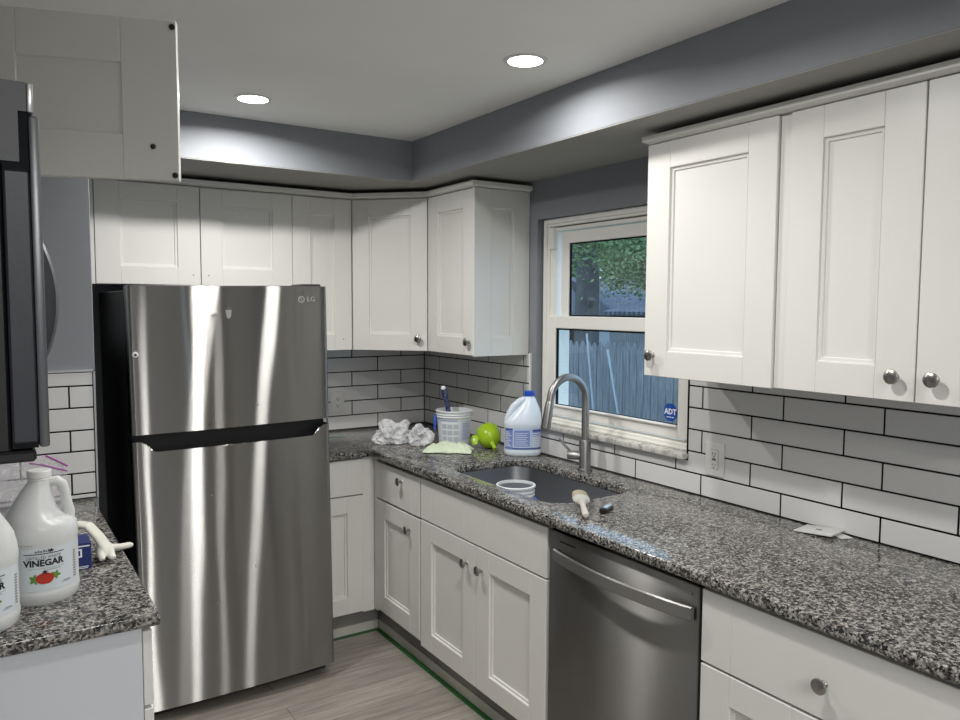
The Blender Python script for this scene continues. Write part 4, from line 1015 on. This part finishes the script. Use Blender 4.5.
# ------------------------------------------------------------------ CLOTH, BAGS, GLOVE
import mathutils
def fnoise(p, s): return mathutils.noise.noise(V(p) * s)
def crumple_cloth(name, cx, cy, lx, ly, rz, hgt, mat, label, cat, seed):
    n = 40; mb = MB(); T = Tz((cx, cy, 0.9145), rz)
    def fn(u, v):
        x = (u - 0.5) * lx; y = (v - 0.5) * ly
        x += 0.012 * fnoise((u * 3, v * 3, seed), 1.0); y += 0.015 * fnoise((u * 3, v * 3, seed + 7), 1.2)
        env = max(0, math.sin(PI * u)) ** 0.6 * max(0, math.sin(PI * v)) ** 0.6
        rd = 1 - abs(fnoise((u * 2.2 + 0.3, v * 3.4, seed + 3), 1.3)) * 1.6
        z = 0.002 + hgt * env * (0.15 + 0.85 * max(0, rd) ** 1.5) + 0.004 * abs(fnoise((u * 9, v * 9, seed), 1.0))
        return V((x, y, max(0.001, z)))
    mb.grid(fn, n, n, T)
    o = obj(name, mb, mat, None, None, 80, (cx, cy, 0.914))
    md_ = o.modifiers.new('thickness', 'SOLIDIFY'); md_.thickness = 0.003; md_.offset = 1
    return tag(o, label, cat)
crumple_cloth('cleaning_cloth', -0.352, -0.868, 0.225, 0.135, math.radians(-40), 0.050, 'cloth', 'crumpled pale green cleaning cloth on the counter in front of the pail', 'cloth', 2.0)
def bag(name, c0, rad, label, seed, ears):
    """crumpled film: many straight creases and a few pulled-out corners"""
    bm = bmesh.new(); bmesh.ops.create_icosphere(bm, subdivisions=6, radius=1.0)
    rnd = random.Random(seed)
    cr = []
    for k in range(26):
        n_ = V((rnd.gauss(0, 1), rnd.gauss(0, 1), rnd.gauss(0, 1))).normalized(); f_ = rnd.choice((2.0, 3.0, 5.0, 8.0)); cr.append((n_, f_, rnd.random() * 6, 0.13 / f_))
    es = [(V(e_[:3]).normalized(), e_[3]) for e_ in ears]
    for v in bm.verts:
        p = v.co.copy(); q = 0.92
        for n_, f_, ph, am in cr:
            t_ = (p.dot(n_) + 0.25 * fnoise(p + V((ph, 0, 0)), 1.5)) * f_ + ph
            q += am * (abs((t_ % 2) - 1) * 2 - 1)
        for e_, ln in es:
            c_ = p.dot(e_)
            if c_ > 0.86: q += ln * ((c_ - 0.86) / 0.14) ** 1.6
        v.co = V((p.x * q * rad[0], p.y * q * rad[1], p.z * q * rad[2]))
    fl = -0.55 * rad[2]
    for v in bm.verts:
        if v.co.z < fl: v.co.z = fl + 0.1 * (v.co.z - fl)
    zmin = min(v.co.z for v in bm.verts)
    bm.verts.index_update(); mb = MB()
    mb.add([v.co + V((c0[0], c0[1], 0.915 - zmin)) for v in bm.verts], [[v.index for v in f_.verts] for f_ in bm.faces]); bm.free()
    return tag(obj(name, mb, 'bagfilm', None, None, 22, (c0[0], c0[1], 0.914)), label, 'bag')
bag('plastic_bag', (-0.478, -0.520, 0), (0.088, 0.076, 0.066), 'larger crumpled clear plastic bag at the inner counter corner', 3, [(0.9, 0.1, 0.7, 0.45), (-0.1, 0, 1, 0.22), (-1, -0.3, -0.4, 0.30), (0.6, -0.8, -0.4, 0.25)])
bag('plastic_bag', (-0.392, -0.652, 0), (0.060, 0.054, 0.062), 'smaller crumpled plastic bag beside the pail', 8, [(-0.5, -0.2, 0.8, 0.25), (0.5, -0.9, -0.3, 0.35), (0.9, 0.3, 0.2, 0.25)])

# glove over the blue box
bx_ = thing('baking_soda_box', 'small navy blue cardboard box behind the vinegar jug', 'box', (-2.010, -1.728, 0.914))
mb = MB().box((-2.060, -1.762, 0.914), (-1.9665, -1.712, 0.984), 0.0015)
rf = [[(-2.060, -1.762, 0.984), (-1.9665, -1.762, 0.984), (-1.9665, -1.712, 0.984), (-2.060, -1.712, 0.984)], [(-2.052, -1.744, 1.000), (-1.972, -1.744, 1.000), (-1.972, -1.730, 1.000), (-2.052, -1.730, 1.000)]]
mb.loft(rf, False, True)
obj('carton', mb, 'navy', bx_)
Tbx = frame((-2.012, -1.7625, 0.948), (1, 0, 0), (0, -1, 0))
m = MB(); m.box((0.006, 0.000, 0.0), (0.0235, 0.022, 0.0006), 0, Tbx); m.box((0.006, -0.026, 0), (0.038, -0.0245, 0.0006), 0, Tbx); m.box((0.014, -0.030, 0), (0.036, -0.0285, 0.0006), 0, Tbx); m.box((-0.03, 0.027, 0), (0.042, 0.030, 0.0006), 0, Tbx)
pr_ = obj('print_marks', m, 'lwhite', bx_)
m = MB(); m.box((0.010, 0.004, 0.0005), (0.0195, 0.018, 0.0009), 0, Tbx); obj('print_patch', m, 'navy', pr_)

gv = MB()
gv.tube([(-2.010, -1.655, 0.985), (-1.995, -1.668, 1.008), (-1.972, -1.684, 1.004), (-1.950, -1.700, 0.975), (-1.934, -1.712, 0.945), (-1.925, -1.722, 0.928)], [0.020, 0.024, 0.023, 0.024, 0.026, 0.022], 16, None, 0, 0.42)
gv.tube([(-1.930, -1.716, 0.945), (-1.926, -1.734, 0.929), (-1.921, -1.748, 0.924)], [0.015, 0.012, 0.008], 12, None, 0, 0.8)
gv.tube([(-1.946, -1.712, 0.955), (-1.950, -1.735, 0.934), (-1.948, -1.752, 0.925)], [0.013, 0.011, 0.008], 12, None, 0, 0.8)
gv.tube([(-1.940, -1.700, 0.952), (-1.920, -1.690, 0.938), (-1.895, -1.675, 0.931), (-1.868, -1.660, 0.928), (-1.860, -1.656, 0.927)], [0.017, 0.0125, 0.011, 0.0105, 0.006], 12, None, 0, 0.8)
gv.tube([(-1.940, -1.694, 0.950), (-1.925, -1.676, 0.932), (-1.905, -1.662, 0.925)], [0.016, 0.012, 0.008], 12, None, 0, 0.8)
gv.tube([(-2.024, -1.640, 0.948), (-2.018, -1.648, 0.965), (-2.010, -1.655, 0.985)], [0.030, 0.026, 0.020], 16, None, 0, 0.5)
o = obj('rubber_glove', gv, 'glove', None, None, 70, (-1.94, -1.70, 0.914))
rm = o.modifiers.new('fuse', 'REMESH'); rm.mode = 'VOXEL'; rm.voxel_size = 0.003; rm.use_smooth_shade = True
sm = o.modifiers.new('soft', 'SMOOTH'); sm.iterations = 4; sm.factor = 0.5
o.location.x += 0.010; o.location.y += 0.012
tag(o, 'limp cream rubber glove draped behind the blue box', 'glove')

# zipper bag behind the jugs
zb = thing('zipper_bag', 'clear zipper bag with purple seal strips behind the vinegar jug', 'bag', (-2.11, -1.55, 0.914))
def zbag(side):
    def fn(u, v):
        x = -2.245 + 0.247 * u; top = 1.150 + 0.034 * math.sin(PI * min(1, u * 0.62)) - 0.030 * max(0, u - 0.8) / 0.2
        z = 0.915 + (top - 0.915) * v
        th = 0.034 * math.sin(PI * u) * (1 - v) ** 0.6 + 0.002
        y = -1.56 + 0.02 * u + side * th + 0.014 * fnoise((u * 5, v * 6, side * 3.0), 1.0) * math.sin(PI * u)
        return V((x, y, z))
    return fn
mb = MB(); mb.grid(zbag(1), 26, 26); mb.grid(zbag(-1), 26, 26)
obj('film', mb, 'zipfilm', zb, None, 70, None, False)
z1 = MB().tube([(-2.050, -1.545, 1.184), (-2.030, -1.546, 1.172), (-2.012, -1.547, 1.160), (-1.997, -1.548, 1.150)], 0.0030, 8)
obj('seal_strip', z1, 'purple', zb, 'purple seal strip')
z1 = MB().tube([(-2.090, -1.552, 1.168), (-2.060, -1.551, 1.160), (-2.025, -1.550, 1.146), (-1.998, -1.549, 1.136)], 0.0024, 8)
obj('seal_strip', z1, 'purple', zb, 'purple seal strip')
mt = MB().lathe([(0.008, 0.0), (0.012, 0.004), (0.010, 0.02), (0.018, 0.028), (0.021, 0.036), (0.018, 0.044), (0.006, 0.047)], Matrix.Translation((-2.165, -1.585, 0.985)) @ Matrix.Rotation(1.2, 4, 'X'), 20)
mt2 = MB().lathe([(0.020, 0.0), (0.021, 0.03), (0.018, 0.05), (0.006, 0.06)], Matrix.Translation((-2.168, -1.56, 0.915)), 20); mt.add(mt2.v, mt2.f)
tag(obj('metal_fitting', mt, 'nickel', None, None, 40, (-2.165, -1.57, 0.914)), 'grey metal fitting inside the clear zipper bag', 'fitting')

# ------------------------------------------------------------------ SCRAPED BRUSH AND BLADE ON THE COUNTER
wb = thing('paintbrush', 'old paint-caked brush lying on the granite beside the sink', 'paintbrush', (-0.48, -1.98, 0.914))
a_ = V((-0.402, -1.868, 0.932)); b_ = V((-0.578, -2.108, 0.930)); dv = b_ - a_
obj('bristles', MB().tube([a_ - dv * 0.03, a_, a_ + dv * 0.14, a_ + dv * 0.26], [0.014, 0.025, 0.029, 0.027], 14, None, 0, 0.42), 'bristle', wb, 'stiff tan bristles')
obj('ferrule', MB().tube([a_ + dv * 0.24, a_ + dv * 0.38, a_ + dv * 0.45], [0.030, 0.029, 0.022], 14, None, 0, 0.40), 'strip', wb, 'paint-covered ferrule')
obj('handle', MB().tube([a_ + dv * 0.43, a_ + dv * 0.52, a_ + dv * 0.62, a_ + dv * 0.8, a_ + dv * 0.95, b_], [0.021, 0.012, 0.0095, 0.011, 0.012, 0.008], 12, None, 0, 0.75), 'brushhandle', wb)
kn = thing('utility_knife', 'short black and silver tool handle lying beside the old brush', 'tool', (-0.43, -2.07, 0.914))
Tk = Matrix.Translation((-0.445, -2.058, 0.9145)) @ Matrix.Rotation(math.radians(28), 4, 'Z')
obj('grip', MB().box((-0.042, -0.011, 0), (0.012, 0.011, 0.018), 0.004, Tk, 0, 2), 'blackpl', kn, 'black grip')
obj('sleeve', MB().box((-0.030, -0.0115, 0.010), (0.052, 0.006, 0.0195), 0.003, Tk, 0, 2), 'silver', kn, 'silver sleeve')
obj('nose', MB().prism([(0.010, -0.010), (0.048, -0.008), (0.066, 0.0), (0.048, 0.008), (0.010, 0.010)], 0.001, 0.011, Tk), 'blackpl', kn)

# faint green strip of tape residue on the back counter
gp_ = MB().box((-0.83, -0.245, 0.914), (-0.60, -0.205, 0.9146))
tag(obj('tape_scrap', gp_, paint('pale_green_scrap', (0.22, 0.34, 0.24), 0.6), None, None, 0, (-0.7, -0.22, 0.914)), 'pale green scrap lying on the back counter beside the refrigerator', 'scrap')

# ------------------------------------------------------------------ OUTSIDE
GZ0 = -0.55
g = struct('ground', MB().box((0.2, -8, GZ0 - 0.1), (30, 25, GZ0)), 'grass')
fe = thing('picket_fence', 'weathered grey dog-eared stockade fence seen through the lower pane', 'fence', (3.6, 2.0, GZ0))
mb = MB(); y = -0.8; k = 0
while y < 5.2:
    wd = 0.098; z = 1.19 + 0.02 * fnoise((k * 1.7, 0, 0), 1.0) + (y - 2.3) * -0.012
    o_ = 0.006 * fnoise((k * 2.3, 5, 0), 1.0)
    mb.loft([[(3.6 + o_, y, GZ0 + 0.02), (3.6 + o_, y + wd, GZ0 + 0.02), (3.6 + o_, y + wd, z - 0.06), (3.6 + o_, y + wd * 0.5, z + 0.02), (3.6 + o_, y, z - 0.06)],
             [(3.62 + o_, y, GZ0 + 0.02), (3.62 + o_, y + wd, GZ0 + 0.02), (3.62 + o_, y + wd, z - 0.06), (3.62 + o_, y + wd * 0.5, z + 0.02), (3.62 + o_, y, z - 0.06)]])
    y += 0.104; k += 1
obj('picket_panel', mb, 'fence', fe)
for z in (-0.25, 0.75): obj('rail', MB().box((3.625, -0.8, z), (3.665, 5.2, z + 0.09)), 'fence', fe)
for yy in (-0.6, 1.8, 4.2): obj('post', MB().box((3.665, yy, GZ0), (3.76, yy + 0.1, 1.05)), 'fence', fe)
tag(obj('garden_stake', MB().tube([(3.40, 2.19, GZ0), (3.40, 2.475, 1.30)], 0.011, 8), 'stake', None, None, 50, (3.40, 2.19, GZ0)), 'left pale thin stake leaning on the fence', 'stake')
tag(obj('garden_stake', MB().tube([(3.40, 1.69, GZ0), (3.40, 2.135, 1.14)], 0.013, 8), 'stake', None, None, 50, (3.40, 1.69, GZ0)), 'right pale stake leaning on the fence, tilted more', 'stake')
# neighbour's house, ridge running away from the kitchen, and a low dark shed
hs = thing('house', 'neighbouring house with a grey shingled gable roof beyond the fence', 'house', (13, 11, GZ0))
obj('wall', MB().box((10.6, 9.7, GZ0), (16, 12.3, 1.50)), 'siding', hs)
mb = MB().loft([[(10.2, 9.3, 1.45), (10.2, 11.0, 2.32), (10.2, 12.7, 1.45)], [(16.4, 9.3, 1.45), (16.4, 11.0, 2.32), (16.4, 12.7, 1.45)]])
obj('roof', mb, 'shingle', hs)
obj('window', MB().box((10.57, 10.6, 0.4), (10.6, 11.4, 1.2)), 'gasket', hs)
sh = thing('shed', 'low dark shed behind the fence, lower right of the upper pane', 'shed', (8.4, 6.5, GZ0))
obj('wall', MB().box((8.0, 5.9, GZ0), (8.9, 7.1, 1.45)), 'fence', sh)
obj('roof', MB().loft([[(7.9, 5.8, 1.44), (7.9, 5.8, 1.50), (9.0, 5.8, 1.74), (9.0, 5.8, 1.68)], [(7.9, 7.2, 1.44), (7.9, 7.2, 1.50), (9.0, 7.2, 1.74), (9.0, 7.2, 1.68)]]), 'shingle', sh)
# trees
def tree(base, hgt, r, crown_c, crown_r, nleaf, label, seed, size=0.1):
    t = thing('tree', label, 'tree', base)
    rnd = random.Random(seed)
    b = V(base)
    mb = MB(); mb.tube([b, b + V((0.02, 0, hgt * 0.3)), b + V((0.08, 0.05, hgt * 0.6)), b + V((0.05, 0.15, hgt))], [r * 1.25, r, r * 0.9, r * 0.6], 14)
    for k in range(5):
        a = rnd.uniform(0, 2 * PI); s0 = b + V((0.06, 0.05, hgt * rnd.uniform(0.45, 0.8)))
        e_ = s0 + V((math.cos(a) * crown_r[0] * 0.6, math.sin(a) * crown_r[1] * 0.6, crown_r[2] * 0.5))
        mb.tube([s0, (s0 + e_) / 2 + V((0, 0, 0.15)), e_], [r * 0.4, r * 0.25, r * 0.1], 8)
    obj('trunk', mb, 'bark', t)
    lv = MB(); cc = V(crown_c); cl = []
    for k in range(46):
        d_ = V((rnd.gauss(0, 1), rnd.gauss(0, 1), rnd.gauss(0, 1))).normalized() * rnd.random() ** 0.4
        cl.append(cc + V((d_.x * crown_r[0], d_.y * crown_r[1], d_.z * crown_r[2])))
    vs = []; fs = []
    for k in range(nleaf):
        c0 = rnd.choice(cl); p = c0 + V((rnd.gauss(0, 0.3), rnd.gauss(0, 0.3), rnd.gauss(0, 0.22)))
        a = V((rnd.gauss(0, 1), rnd.gauss(0, 1), rnd.gauss(0, 0.6))).normalized(); bb = a.cross(V((rnd.gauss(0, 1), rnd.gauss(0, 1), rnd.gauss(0, 1)))).normalized()
        s = size * rnd.uniform(0.6, 1.3); o_ = len(vs)
        vs += [p - a * s, p + bb * s * 0.45, p + a * s, p - bb * s * 0.45]; fs.append((o_, o_ + 1, o_ + 2, o_ + 3))
    lv.add(vs, fs); obj('foliage', lv, 'leaf', t, None, 0, None, False)
    return t
tree((6.0, 5.5, GZ0), 4.2, 0.21, (5.9, 5.1, 2.75), (0.5, 1.1, 0.50), 3600, 'thick trunked tree behind the fence, left in the upper pane', 3, 0.04)
tree((9.5, 7.4, GZ0), 4.4, 0.10, (9.6, 8.0, 2.85), (0.3, 1.6, 0.8), 12000, 'leafy tree at the right of the upper pane, behind the dark shed', 5, 0.05)
tree((20.0, 18.5, GZ0), 6.0, 0.2, (20.0, 18.5, 4.4), (1.2, 6.0, 3.2), 9000, 'distant leafy tree behind the neighbouring house', 9, 0.24)

for o in bpy.data.objects:
    if '_o' in o.keys(): del o['_o']
